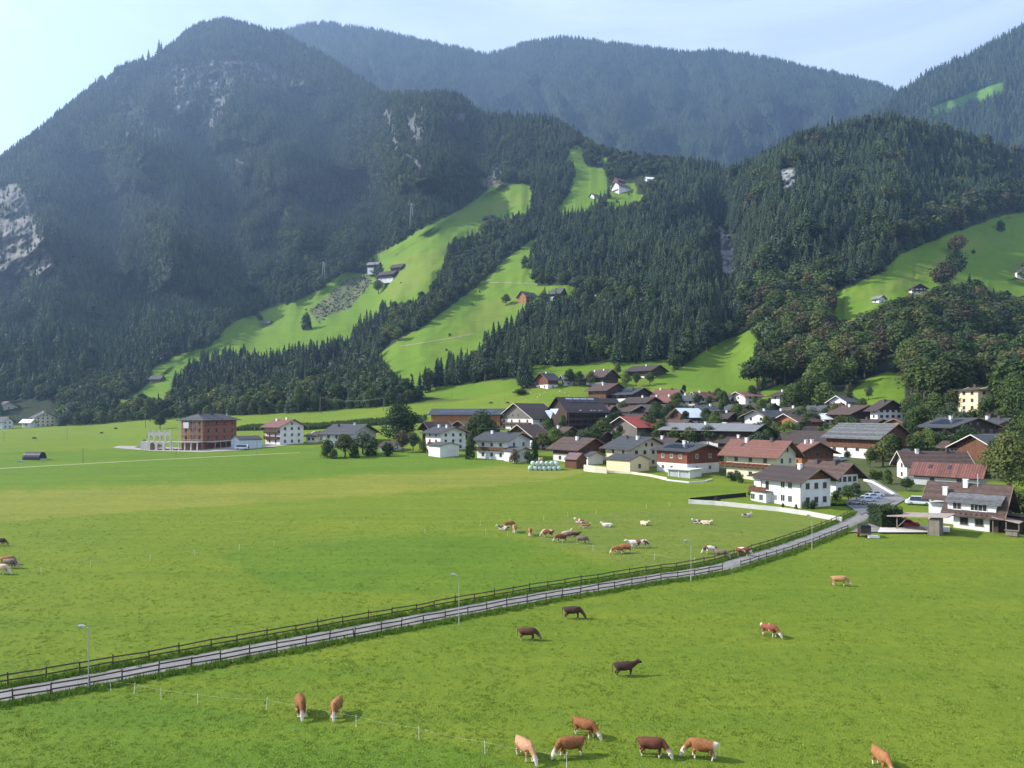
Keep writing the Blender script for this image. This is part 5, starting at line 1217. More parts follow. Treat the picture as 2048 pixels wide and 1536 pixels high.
ribbon('path', [(962,567),(1000,566),(1060,568),(1075,570)], [(962,565.3),(1000,564.3),(1060,566.3),(1075,568.3)], mat('track_dust', (.20,.19,.11), .95, .25, .5), .2)
ribbon('path', [(800,694),(850,686),(900,678),(950,668)], [(800,692.3),(850,684.3),(900,676.3),(950,666.3)], mat('track_dust', (.20,.19,.11), .95, .25, .5), .2)
ribbon('road', [(1165,592),(1220,595),(1285,602)], [(1165,588),(1220,591),(1285,598)], GRAV, .3)

# ================================================================= FENCES
FW = mat('fence_wood', (.068,.048,.036), .85, .35, 5)
def fence(line, label, step=2.75, start=0, stop=None, group='dark wooden rail fences along the lane'):
    L_ = [0]
    for i in range(1, len(line)): L_.append(L_[-1]+(line[i]-line[i-1]).length)
    tot = L_[-1]; stop = stop or tot
    def pt(s):
        s = max(0, min(tot, s)); i = min(len(L_)-2, np.searchsorted(L_, s)-1 if s > 0 else 0); i = max(i, 0); t = (s-L_[i])/max(1e-6, L_[i+1]-L_[i]); q = line[i].lerp(line[i+1], t); q.z = down(q.x, q.y); return q
    a = pt(start); root = empty('wooden_fence', tuple(a)); tag(root, label, 'fence', group)
    n = max(1, int(round((stop-start)/step))); rnd = random.Random(len(label)); ps = []
    for k in range(n+1):
        q = pt(start+(stop-start)*k/n+(rnd.uniform(-.25,.25) if 0 < k < n else 0))-a; ln = Vector((rnd.gauss(0,.08), rnd.gauss(0,.07), 0)); h = rnd.uniform(1.05,1.34)
        m = MB(); m.tube(q-Vector((0,0,.3)), q+ln+Vector((0,0,h)), .075, .062, 6); m.build('post', [FW], root); ps.append((q, ln))
    for k in range(n):
        (q, l1), (r_, l2) = ps[k], ps[k+1]
        m = MB()
        for hh in (.52, 1.0):
            j1, j2 = rnd.uniform(-.05,.05), rnd.uniform(-.05,.05)
            m.bar(q+l1*hh+Vector((0,-.07,hh+j1)), r_+l2*hh+Vector((0,-.07,hh+j2)), .05, .13)
        m.build('rail', [FW], root)
    return root
far = offset_line(RS, 2.35); near = offset_line(RS, -2.05)
def s_at(line, px_):
    s = 0
    for i in range(1, len(line)):
        s += (line[i]-line[i-1]).length
        if pix(line[i])[0] >= px_: return s
    return s
fence(far, 'dark wooden rail fence along the field side of the lane, left stretch', start=s_at(far,-160), stop=s_at(far,770))
fence(far, 'dark wooden rail fence along the field side of the lane, right stretch ', start=s_at(far,774), stop=s_at(far,1702))
fence(near, 'dark wooden rail fence on the near side of the lane, long left stretch', start=s_at(near,-160), stop=s_at(near,700))
fence(near, 'dark rail fence on the near side of the lane, middle stretch ending at the opening', start=s_at(near,703), stop=s_at(near,1441))
fence(near, 'dark wooden rail fence on the near side of the lane, right of the opening', start=s_at(near,1478), stop=s_at(near,1692))
# white electric fence stakes
STK = mat('white_plastic', (.75,.75,.70), .6, .05, 5)
stk = MB(); stk.tube((0,0,-.1), (0,0,1.02), .018, .012, 6); stk.box(-.03,.0,-.012,.012,.55,.59); stk.box(-.03,.0,-.012,.012,.85,.89); stk.box(-.05,.05,-.006,.006,.1,.12); STM = stk.mesh('stake', [STK])
LINES = [('stakes of the pasture fence in the foreground', [(222,1382),(268,1388),(322,1400),(396,1410),(532,1420),(612,1434),(712,1455),(838,1480),(970,1509),(1133,1536)]),
 ('stakes of the pasture fence left of the grazing herd', [(82,1149),(180,1133),(300,1122),(390,1112),(478,1100),(548,1092),(850,1068),(972,1068),(1015,1072),(1124,1090),(1186,1102),(1309,1120),(1390,1128)]),
 ('stakes of the pasture fence behind the grazing herd', [(960,1052),(1019,1048),(1087,1040),(1136,1034),(1192,1028),(1292,1016),(1339,1012)])]
nst = 0
for g, L_ in LINES:
    for (x, y) in L_:
        p = at(x, y); o = mesh_obj('fence_stake', STM, None, (p.x, p.y, p.z), random.uniform(0, 3)); o.rotation_euler[0] = random.uniform(-.1,.1); o.rotation_euler[1] = random.uniform(-.1,.1)
        tag(o, g.replace('stakes', 'thin white stake'), 'stake', g)
p0 = None
for g, L_, lab in ((0, LINES[0][1], 'thin white electric fence wire in the foreground grass'), (1, LINES[1][1], 'thin electric fence wire left of the grazing herd')):
    m = MB(); pp = [at(*q) for q in L_]
    for a_, b_ in zip(pp, pp[1:]):
        prev = a_+Vector((0,0,.87))
        for k in range(1, 7):
            t = k/6; q = a_.lerp(b_, t)+Vector((0,0,.87-.25*math.sin(math.pi*t)*min(1,(b_-a_).length/14))); m.tube(prev, q, .0025, k=4); prev = q
    tag(m.build('fence_wire', [STK]), lab, 'wire')
# street lamps
def lamp(px_, py_, hpx, lab):
    p = at(px_, py_); h = hpx*p.y/F; r_ = empty('street_lamp', (p.x, p.y, p.z-.1), 0); tag(r_, lab, 'street lamp', 'street lamps along the lane')
    m = MB(); m.tube((0,0,-.3), (0,0,.9), .075, k=10); m.tube((0,0,.9), (0,0,h), .045, .032, 10); m.build('pole', [mat('lamp_pole', (.33,.33,.31), .6, .15, 3)], r_)
    m = MB(); m.tube((0,0,h-.05), (-.45,0,h+.06), .03, k=8); m.build('arm', [METAL], r_)
    m = MB(); m.prism([(-.95,h+.03),(-.35,h+.0),(-.3,h+.10),(-.55,h+.20),(-.9,h+.16)], 'y', -.14, .14); hd = m.build('lamp_head', [mat('lamp_grey', (.36,.37,.37), .5, .05, 3)], r_)
    m = MB(); m.box(-.86,-.45,-.1,.1,h-.02,h+.02); m.build('lens', [GLASS], hd)
lamp(177,1380,128,'street lamp at the left, standing before the lane fence')
lamp(918,1250,101,'street lamp in the middle of the lane, left of the dark cows')
lamp(1382,1163,82,'street lamp by the lane below the grazing herd')
lamp(1624,1098,68,'street lamp near the end of the lane before the white house wall')

# ================================================================= WALLS, HEDGES AND SMALL STRUCTURES
def wall_line(name, pts_, h, t, mt, lab, cat, base=1.5, step=8):
    P_ = []
    for a, b_ in zip(pts_, pts_[1:]):
        for k in range(step): P_.append((a[0]+(b_[0]-a[0])*k/step, a[1]+(b_[1]-a[1])*k/step))
    P_.append(pts_[-1]); P_ = [at(*q) for q in P_]; m = MB(); n = len(P_); sec = []
    for i, p in enumerate(P_):
        d = P_[min(i+1,n-1)]-P_[max(i-1,0)]; d.z = 0; d.normalize(); nr = Vector((-d.y, d.x, 0))*t/2
        sec.append([p-nr-Vector((0,0,base)), p+nr-Vector((0,0,base)), p+nr+Vector((0,0,h)), p-nr+Vector((0,0,h))])
    for i in range(n-1):
        for k in range(4): m.face([sec[i][k], sec[i+1][k], sec[i+1][(k+1)%4], sec[i][(k+1)%4]])
    m.face(sec[0]); m.face(sec[-1][::-1]); return tag(m.build(name, [mt]), lab, cat)
wall_line('garden_wall', [(1377,1007),(1430,1010),(1500,1017),(1560,1023),(1620,1032),(1684,1044)], .95, .35, mat('wall_render', (.50,.485,.44), .9, .12, .5), 'long white garden wall around the lawn of the large white house', 'wall')
NET = mat('dark_netting', (.018,.020,.018), .9, .3, 3)
wall_line('garden_fence', [(1380,1004),(1440,998),(1492,993)], .95, .12, NET, 'dark mesh fence along the far side of the lawn beside the white garden wall', 'fence', base=.3)
wall_line('garden_wall', [(1196,945),(1230,946),(1264,948),(1300,953),(1334,960)], .7, .3, CREAM, 'cream retaining wall before the cream garage and the modern house', 'wall')
wall_line('garden_wall', [(1168,942),(1190,945),(1214,947)], 2.0, .3, CREAM, 'stepped white terrace wall left of the cream garage', 'wall')
wall_line('garden_wall', [(1728,962),(1745,967),(1762,977),(1792,994)], .7, .3, WHITE, 'low white wall beside the village lane', 'wall')
wall_line('garden_wall', [(1322,958),(1340,962),(1378,966),(1410,964),(1424,960)], .4, .3, WHITE, 'low white wall before the flat roofed pavilion', 'wall')
def hedge(x0, x1, yb, hpx, depth, lm, lab):
    a, b_ = at(x0, yb), at(x1, yb); h = hpx*a.y/F; d = (b_-a); ln = Vector((d.x, d.y, 0)).length; rz = math.atan2(d.y, d.x); rnd = random.Random(int(x0)); m = MB()
    n = int((ln*h*2+ln*depth+2*depth*h)*26)
    n = min(n, 9000)
    for i in range(n):
        f = rnd.random()
        x, y, z = rnd.uniform(0, ln), rnd.uniform(0, depth), rnd.uniform(0, h)
        if f < .45: y = rnd.gauss(0, .12)
        elif f < .7: z = h+rnd.gauss(0, .15)+.2*math.sin(x*1.9)
        elif f < .85: x = rnd.choice((0, ln))+rnd.gauss(0, .12)
        else: y = depth+rnd.gauss(0, .12)
        nr = Vector((rnd.gauss(0,1), rnd.gauss(0,1), rnd.gauss(0,1))).normalized(); u = nr.orthogonal().normalized(); w = nr.cross(u); s = rnd.uniform(.10,.24); p = Vector((x, y, z))
        m.face([p-u*s, p+w*s*.8, p+u*s, p-w*s*.8])
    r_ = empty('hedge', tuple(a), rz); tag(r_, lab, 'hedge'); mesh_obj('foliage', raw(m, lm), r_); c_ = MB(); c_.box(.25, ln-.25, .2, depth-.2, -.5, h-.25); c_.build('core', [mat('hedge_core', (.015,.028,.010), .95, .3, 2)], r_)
hedge(1762,1806,1058,40,5.0,LF_DRK,'big clipped dark hedge left of the carport')
hedge(1741,1766,960,17,2.2,LF_DEC,'clipped green hedge above the village lane')
hedge(1664,1745,1012,4,.8,LF_DRK,'low dark hedge along the lawn before the parked cars')
hedge(1498,1522,991,6,1.0,LF_DRK,'short dark hedge left of the white house bay')
# silage bales
BALE = mat('bale_film', (.38,.48,.41), .5, .15, 1.5, spec=.5)
bm_ = MB(); K = 16; prof = [(.0,.60),(.06,.70),(.16,.76),(.5,.78),(.84,.76),(.94,.70),(1.0,.60)]
for i, (z, r_) in enumerate(prof):
    for k in range(K): t = 2*math.pi*k/K; bm_.v.append((r_*math.cos(t), z*1.35-.0, r_*math.sin(t)+.76))
for i in range(len(prof)-1):
    for k in range(K): bm_.f.append((i*K+k, i*K+(k+1)%K, (i+1)*K+(k+1)%K, (i+1)*K+k)); bm_.m.append(0)
bm_.f.append(tuple(range(K))); bm_.m.append(0); bm_.f.append(tuple((len(prof)-1)*K+k for k in reversed(range(K)))); bm_.m.append(0)
BM = bm_.mesh('bale', [BALE], True); A_ = at(1057,941); B_ = at(1131,941); dv = (B_-A_); ln = Vector((dv.x,dv.y,0)).length; dvn = Vector((dv.x/ln, dv.y/ln, 0)); nv = Vector((-dvn.y, dvn.x, 0)); nB = int(ln/1.5)
for lv in range(2):
    for rr_ in range(3 if lv == 0 else 2):
        for k in range(nB-lv*1):
            q = A_+dvn*((k+.5+lv*.5)*1.5)+nv*(rr_*1.5+lv*.7+random.uniform(-.15,.15)); q.z = down(q.x, q.y)+lv*1.42+random.uniform(-.06,.03)-.05
            o = mesh_obj('wrapped_bale', BM, None, tuple(q), math.atan2(dv.y, dv.x)+random.uniform(-.2,.2)); f_ = 'upper' if lv else 'lower'
            tag(o, 'pale green silage bale in the %s layer of the stack' % f_, 'bale', 'silage bales, %s layer' % f_)
BM.transform(Matrix.Scale(.92, 4))
p = at(1082,939); cr_ = empty('pallet_box', (p.x, p.y+3.2, p.z+2.6), .2); tag(cr_, 'small wooden box lying on top of the silage bales', 'box'); m = MB(); m.box(-.6,.6,-.5,.5,0,.9); m.build('crate_body', [PLANK], cr_); m = MB(); m.box(-.65,.65,-.55,.55,.904,.98); m.build('lid', [CREAM], cr_)
# black calf shelter
p = at(69,919); r_ = 1.5*p.y/F*10/1.5; r_ = 8.0*p.y/F; ln = 36*p.y/F; cs_ = empty('calf_shelter', (p.x, p.y, p.z), R(-6)); tag(cs_, 'black half round corrugated shelter standing in the left field', 'shelter')
m = MB(); n_ = 10; hh = 15*p.y/F; BLK = mat('black_sheet', (.02,.022,.028), .5, .2, 2)
for k in range(14):
    x0_ = -ln/2+k*ln/14; rad = 1.0+.03*(k % 2)
    arc = [(-1.9*rad*math.cos(math.pi*i/n_), hh*rad*math.sin(math.pi*i/n_)) for i in range(n_+1)]; m.prism(arc, 'x', x0_, x0_+ln/14-.01)
m.build('shell', [BLK], cs_); m = MB(); m.box(-ln/2-.08, -ln/2-.02, -.9, .9, 0, hh*.62); m.build('doorway', [mat('doorway_dark', (.006,.006,.007), .9, .1, 1)], cs_)
for x_, y_, lab in ((42,924,'pale feeding trough lying left of the black shelter'), (87,920,'pale feeding trough lying right of the black shelter')):
    p = at(x_, y_); m = MB(); m.prism([(-.5,0),(.5,0),(.6,.5),(.45,.5),(.38,.12),(-.38,.12),(-.45,.5),(-.6,.5)], 'x', -1, 1); tag(m.build('feeding_trough', [CONC], None, tuple(p), .3), lab, 'trough')
# spoil heap
p = at(290,897); m = MB(); nx, ny = 44, 16; w_ = 66*p.y/F; 
hz = lambda x, y: max(0, (math.exp(-((x-.30)/.16)**2)*3.6+math.exp(-((x-.66)/.24)**2)*2.5)*(math.exp(-((y-.5)/.25)**2))*(.85+.5*noise.noise(Vector((x*9, y*5, 3)))))-.12
for j in range(ny+1):
    for i in range(nx+1): x, y = i/nx, j/ny; m.v.append(((x-.5)*w_, y*9, hz(x, y)+.25*noise.noise(Vector((x*30, y*12, 1)))*(hz(x,y)>0)))
for j in range(ny):
    for i in range(nx): a = j*(nx+1)+i; m.f.append((a, a+1, a+nx+2, a+nx+1)); m.m.append(0)
tag(m.build('earth_heap', [mat('soil', (.13,.115,.085), .95, .4, 1.5, bmp=.6)], None, tuple(p)), 'grey brown heap of earth left of the unfinished brick building', 'earth heap')
# maize field: dense upright leaves
def maize():
    m = MB(); rnd = random.Random(3); A = [(478,858),(545,857),(620,855),(700,850),(770,845),(842,842)]
    for i in range(15000):
        x = rnd.uniform(470, 845); yb = np.interp(x, [470,620,700,845],[862,860,854,846]); dpt = abs(rnd.gauss(0, 1))*.0
        p = FR[int((x-470)/376*(len(FR)-1))]
        q = Vector((p.x+rnd.uniform(-.8,.8), p.y+rnd.uniform(0, 22)**1.0, 0)); q.z = down(q.x, q.y) if i % 6 == 0 else None or p.z+(q.y-p.y)*.065
        a = rnd.uniform(0, 3.14); d = Vector((math.cos(a), math.sin(a), 0)); h = rnd.uniform(1.9, 2.7); b0 = q
        m.face([b0-d*.25, b0+d*.25, b0+d*.45+Vector((0,0,h*.7)), b0+Vector((rnd.uniform(-.2,.2),0,h)), b0-d*.45+Vector((0,0,h*.7))])
    return m
FR = [at(x, np.interp(x, [470,620,700,845],[862,860,854,846])) for x in np.linspace(470, 845, 200)]
tag(mesh_obj('maize', raw(maize(), mat_leaf('maize_leaf', (.045,.075,.018), (.11,.16,.035), .2))), 'strip of tall green maize with a dark shaded edge behind the white house', 'maize', None, 'stuff')
# utility poles
WPOLE = mat('pole_wood', (.14,.11,.08), .9, .2, 3)
def upole(x, yb, hpx, lab, twin=False, thin=False):
    p = at(x, yb); h = hpx*p.y/F; r_ = empty('utility_pole', (p.x, p.y, p.z), 0); tag(r_, lab, 'pole'); m = MB(); rr_ = .07 if thin else .15
    m.tube((0,0,-.5), (0,0,h), rr_*1.2, rr_, 8)
    if twin: m.tube((1.1,0,-.5), (.15,0,h), rr_, rr_*.8, 8)
    m.build('pole', [WPOLE], r_); 
    if not thin: m = MB(); m.box(-.9,.9,-.06,.06,h-.5,h-.36); m.build('crossarm', [WPOLE], r_)
    return p, h
a1 = upole(640,827,34,'double wooden power pole at the far hedge row behind the maize',True); a2 = upole(767,822,28,'single power pole just left of the big dark tree')
upole(291,856,36,'wooden pole left of the lone round tree'); upole(166,927,32,'thin wooden pole in the left field, nearer',thin=True); upole(352,917,20,'thin wooden pole before the gravel yard',thin=True)
upole(514,910,30,'thin wooden pole before the white shed',thin=True); upole(134,880,24,'thin wooden pole in the far left field',thin=True); upole(8,884,20,'thin wooden pole at the left edge of the far field',thin=True); upole(1010,812,18,'thin pole in the upper pasture left of the hotel',thin=True); upole(904,803,22,'thin pole near the hedge above the timber barn',thin=True)
m = MB()
for dz_ in (0, -.5):
    prev = None
    for k in range(17):
        t = k/16; q = (a1[0]+Vector((0,0,a1[1]-.4))).lerp(a2[0]+Vector((0,0,a2[1]-.4)), t)+Vector((0,0,dz_-2.2*math.sin(math.pi*t)))
        if prev is not None: m.tube(prev, q, .02, k=4)
        prev = q
tag(m.build('power_line', [METAL]), 'sagging power wires between the two power poles at the far hedge row', 'power line')
def pylon(x, yb, hpx, lab):
    p = at(x, yb); h = hpx*p.y/F; r_ = empty('pylon', (p.x, p.y, p.z), .4); tag(r_, lab, 'pylon', None); m = MB(); w0, w1 = h*.085, h*.02
    for sx in (-1,1):
        for sy in (-1,1): m.bar((sx*w0,sy*w0,-2), (sx*w1,sy*w1,h), .22)
    for k in range(6):
        za, zb = h*k/6, h*(k+1)/6; wa, wb = w0+(w1-w0)*k/6, w0+(w1-w0)*(k+1)/6
        m.bar((-wa,-wa,za), (wb,-wb,zb), .12); m.bar((wa,-wa,za), (-wb,-wb,zb), .12); m.bar((-wa,wa,za), (-wb,-wb,zb), .12); m.bar((wa,wa,za), (wb,-wb,zb), .12)
    m.build('lattice_mast', [METAL], r_); m = MB(); m.bar((-h*.13,0,h*.96), (h*.13,0,h*.96), .4); m.bar((-h*.13,0,h*.96), (-h*.13,0,h*.88), .25); m.bar((h*.13,0,h*.96), (h*.13,0,h*.88), .25); m.build('crossarm', [METAL], r_)
pylon(647,566,42,'grey cable car pylon at the wood edge left of the hillside houses'); pylon(823,452,46,'grey cable car pylon rising out of the forest above the meadow')

# ================================================================= VEHICLES
TYRE = mat('tyre_rubber', (.02,.02,.02), .85, .2, 4); RIM = mat('wheel_rim', (.4,.4,.42), .35, .1, 4, metal=.7); LAMPW = mat('headlight', (.7,.7,.7), .2, .05, 3); LAMPR = mat('tail_light', (.4,.02,.02), .3, .05, 3)
def paint(nm, c): return mat('paint_'+nm, c, .3, .04, .8, spec=.6)
def car(x, yb, rz, pm, lab, group=None, L_=4.3, prof=None, z=0, loc=None, name='parked_car', cat='car'):
    p = loc or at(x, yb); r_ = empty(name, (p.x, p.y, p.z+.08+z), rz); tag(r_, lab, cat, group)
    pr = prof or [(-.5,.32),(-.5,.72),(-.46,.88),(-.30,.93),(-.19,1.36),(-.10,1.45),(.16,1.45),(.22,1.40),(.34,.97),(.47,.84),(.5,.62),(.5,.32)]
    pr = [(a*L_, z_) for a, z_ in pr]; W = .86; n = len(pr); m = MB()
    def half(z_): return W*(1.0 if z_ < .95 else 1-.30*(z_-.95)/.5)
    for sy in (-1,1): m.v += [(a, sy*half(z_), z_) for a, z_ in pr]
    m.f.append(tuple(range(n))); m.f.append(tuple(n+i for i in reversed(range(n)))); m.m += [0,0]
    for i in range(n): j = (i+1) % n; m.f.append((i, n+i, n+j, j)); m.m.append(0)
    bo = m.build('body', [pm], r_)
    g = MB(); top = [q for q in pr if q[1] > .9]
    xs = [q[0] for q in top]; x0_, x1_ = min(xs), max(xs); zt = max(q[1] for q in pr)
    for sy in (-1,1):
        y0_ = sy*(half(1.0)+.012); y1_ = sy*(half(zt-.1)+.012)
        g.face([(x0_+.35,y0_,1.0),(x1_-.45,y0_,1.0),(x1_-.85,y1_,zt-.1),(x0_+.75,y1_,zt-.1)])
    g.build('side_window', [GLASS], bo)
    g = MB(); wi = [i for i in range(n-1) if pr[i][1] > 1.3 and pr[i+1][1] < 1.1 or pr[i+1][1] > 1.3 and pr[i][1] < 1.1]
    for i in wi:
        (xa, za), (xb, zb) = pr[i], pr[i+1]; off = .015 if xa > 0 else -.015
        g = MB(); g.face([(xa+off,-half(za)*.88,za+.012),(xb+off,-half(zb)*.88,zb+.012),(xb+off,half(zb)*.88,zb+.012),(xa+off,half(za)*.88,za+.012)]); g.build('windscreen' if xa > 0 else 'rear_window', [GLASS], bo)
    for a in (-.31,.31):
        for sy in (-1,1):
            w = MB(); w.tube((a*L_, sy*.72, .31), (a*L_, sy*.90, .31), .31, k=14); wo = w.build('wheel', [TYRE], r_); w = MB(); w.tube((a*L_, sy*.895, .31), (a*L_, sy*.915, .31), .18, k=10); w.build('rim', [RIM], wo)
    for sy in (-1,1):
        w = MB(); w.box(L_*.485, L_*.503, sy*.62-.16, sy*.62+.16, .62, .76); w.build('headlight', [LAMPW], r_); w = MB(); w.box(-L_*.503, -L_*.485, sy*.66-.12, sy*.66+.12, .68, .84); w.build('tail_light', [LAMPR], r_)
    return r_
car(1733,1005,R(8),paint('silver',(.42,.45,.50)),'silver car parked nearest to the lawn hedge below the leafy tree')
car(1742,999,R(10),paint('silver2',(.50,.54,.60)),'pale silver car parked behind the nearest silver car')
car(1749,994,R(12),paint('white',(.68,.70,.72)),'white car parked farthest back in the row of three')
pc = at(1828,1059); car(0,0,R(188)-math.atan((1828-CX)/F),paint('red',(.45,.015,.02)),'red car standing under the timber carport',loc=Vector((pc.x, pc.y+2.6, pc.z)))
VAN = [(-.5,.35),(-.5,1.95),(-.47,2.0),(.20,2.0),(.27,1.95),(.38,1.15),(.49,.98),(.5,.35)]
car(1836,1010,R(190)-.5,paint('white',(.68,.70,.72)),'white van half hidden behind the big clipped hedge',L_=5.0,prof=VAN,name='parked_van',cat='van')
car(484,899,R(180),paint('white',(.68,.70,.72)),'white van parked before the plastic covered shed in the left field',L_=5.4,prof=VAN,name='parked_van',cat='van')
car(1682,922,R(5),paint('silver',(.42,.45,.50)),'silver car parked before the white base of the great barn')
car(1962,588,R(10),paint('silver2',(.50,.54,.60)),'small pale car on the hillside road below the right meadow')
car(1946,592,R(10),paint('white',(.68,.70,.72)),'white van on the hillside road below the right meadow',L_=5,prof=VAN,name='parked_van',cat='van')
# trailer on the verge
p = at(1734,1076); tr = empty('farm_trailer', (p.x, p.y+1, p.z+.05), R(-12)); tag(tr, 'dark red box trailer standing on the grass edge at the end of the lane', 'trailer')
DKR = mat('trailer_dark', (.035,.025,.025), .7, .3, 2)
m = MB(); m.box(-.85,.85,-1.1,1.1,.55,.68); m.box(-.85,.85,-1.1,-1.02,.68,1.9); m.box(-.85,-.78,-1.02,1.1,.68,1.9); m.box(.78,.85,-1.02,1.1,.68,1.9); m.box(-.78,.78,1.02,1.1,.68,1.9); m.build('box_body', [DKR], tr)
m = MB(); m.prism([(-.9,1.904),(.9,1.904),(.75,2.2),(-.75,2.2)], 'y', -1.14, 1.14); m.build('tarpaulin', [NET], tr)
m = MB(); m.box(-.9,.9,-1.2,-1.105,.55,.75); m.build('rear_bar', [T_GREY], tr)
for sx in (-1,1):
    m = MB(); m.tube((sx*.88,0,.36),(sx*1.1,0,.36),.37,k=14); wo = m.build('wheel', [TYRE], tr); m = MB(); m.tube((sx*1.095,0,.36),(sx*1.12,0,.36),.18,k=10); m.build('rim', [mat('paint_red_rim', (.25,.03,.03), .5, .1, 2)], wo)
    m = MB(); m.prism([(-.5,.75),(.5,.75),(.4,.86),(-.4,.86)], 'x', sx*.87 if sx > 0 else -1.14, 1.14 if sx > 0 else -.87); m.build('mudguard', [mat('paint_red_rim', (.25,.03,.03), .5, .1, 2)], tr)
m = MB(); m.bar((0,1.1,.6),(0,2.2,.5),.1); m.build('drawbar', [METAL], tr)
p = at(1747,1077); wt = empty('water_trough', (p.x, p.y, p.z), R(-8)); tag(wt, 'small white water trough on the grass in front of the dark red trailer', 'trough'); m = MB(); m.prism([(-.35,.1),(.35,.1),(.42,.55),(.34,.55),(.28,.2),(-.28,.2),(-.34,.55),(-.42,.55)], 'x', -.9, .9); m.build('basin', [BAN], wt)
for a in (-.7,.7): m = MB(); m.box(a-.05,a+.05,-.3,.3,0,.1); m.build('leg', [METAL], wt)

# ================================================================= COWS
def cow_material(name, base, patch=0.0, rump=False, head=.85, legs=.38, white=(.58,.51,.42), var=.25):
    if name in MATS: return MATS[name]
    m = bpy.data.materials.new(name); nt, N, L, b = nodes_of(m)
    tc = N.new('ShaderNodeTexCoord'); sep = N.new('ShaderNodeSeparateXYZ'); L.new(tc.outputs['Object'], sep.inputs[0])
    oi = N.new('ShaderNodeObjectInfo'); va = N.new('ShaderNodeVectorMath'); va.operation = 'ADD'; L.new(tc.outputs['Object'], va.inputs[0]); cmb = N.new('ShaderNodeCombineXYZ')
    mm = N.new('ShaderNodeMath'); mm.operation = 'MULTIPLY'; mm.inputs[1].default_value = 37; L.new(oi.outputs['Random'], mm.inputs[0]); L.new(mm.outputs[0], cmb.inputs[0]); L.new(cmb.outputs[0], va.inputs[1])
    n1 = noise_tex(nt, 1.25, 1.5, .45, va.outputs[0]); n2 = noise_tex(nt, 6, 3, .6, va.outputs[0])
    coat = ramp(nt, [(.3, tuple(c*(1-var) for c in base)), (.7, tuple(c*(1+var) for c in base))], n2.outputs[0]).outputs[0]
    def step(src, thr, up, w=.03):
        ad = N.new('ShaderNodeMath'); ad.operation = 'MULTIPLY_ADD'; L.new(n1.outputs[0], ad.inputs[0]); ad.inputs[1].default_value = .22; L.new(src, ad.inputs[2])
        mr = N.new('ShaderNodeMapRange'); mr.inputs['From Min'].default_value = thr+.11-w; mr.inputs['From Max'].default_value = thr+.11+w
        if not up: mr.inputs['To Min'].default_value = 1; mr.inputs['To Max'].default_value = 0
        L.new(ad.outputs[0], mr.inputs['Value']); return mr.outputs[0]
    a = mix(nt, coat, white, step(sep.outputs['Z'], legs, False))
    hd = N.new('ShaderNodeVertexColor'); hd.layer_name = 'head'; hm = N.new('ShaderNodeMath'); hm.operation = 'MULTIPLY'; L.new(hd.outputs[0], hm.inputs[0]); hm.inputs[1].default_value = head
    a = mix(nt, a, white, hm.outputs[0])
    if patch > 0:
        pr_ = ramp(nt, [(1-patch-.02, (0,0,0)), (1-patch+.02, (1,1,1))], n1.outputs[0]).outputs[0]; a = mix(nt, a, white, pr_)
    if rump: a = mix(nt, a, white, step(sep.outputs['X'], -.80, False, .10))
    L.new(a, b.inputs['Base Color']); b.inputs['Roughness'].default_value = .75; b.inputs['Specular IOR Level'].default_value = .2
    MATS[name] = m; return m
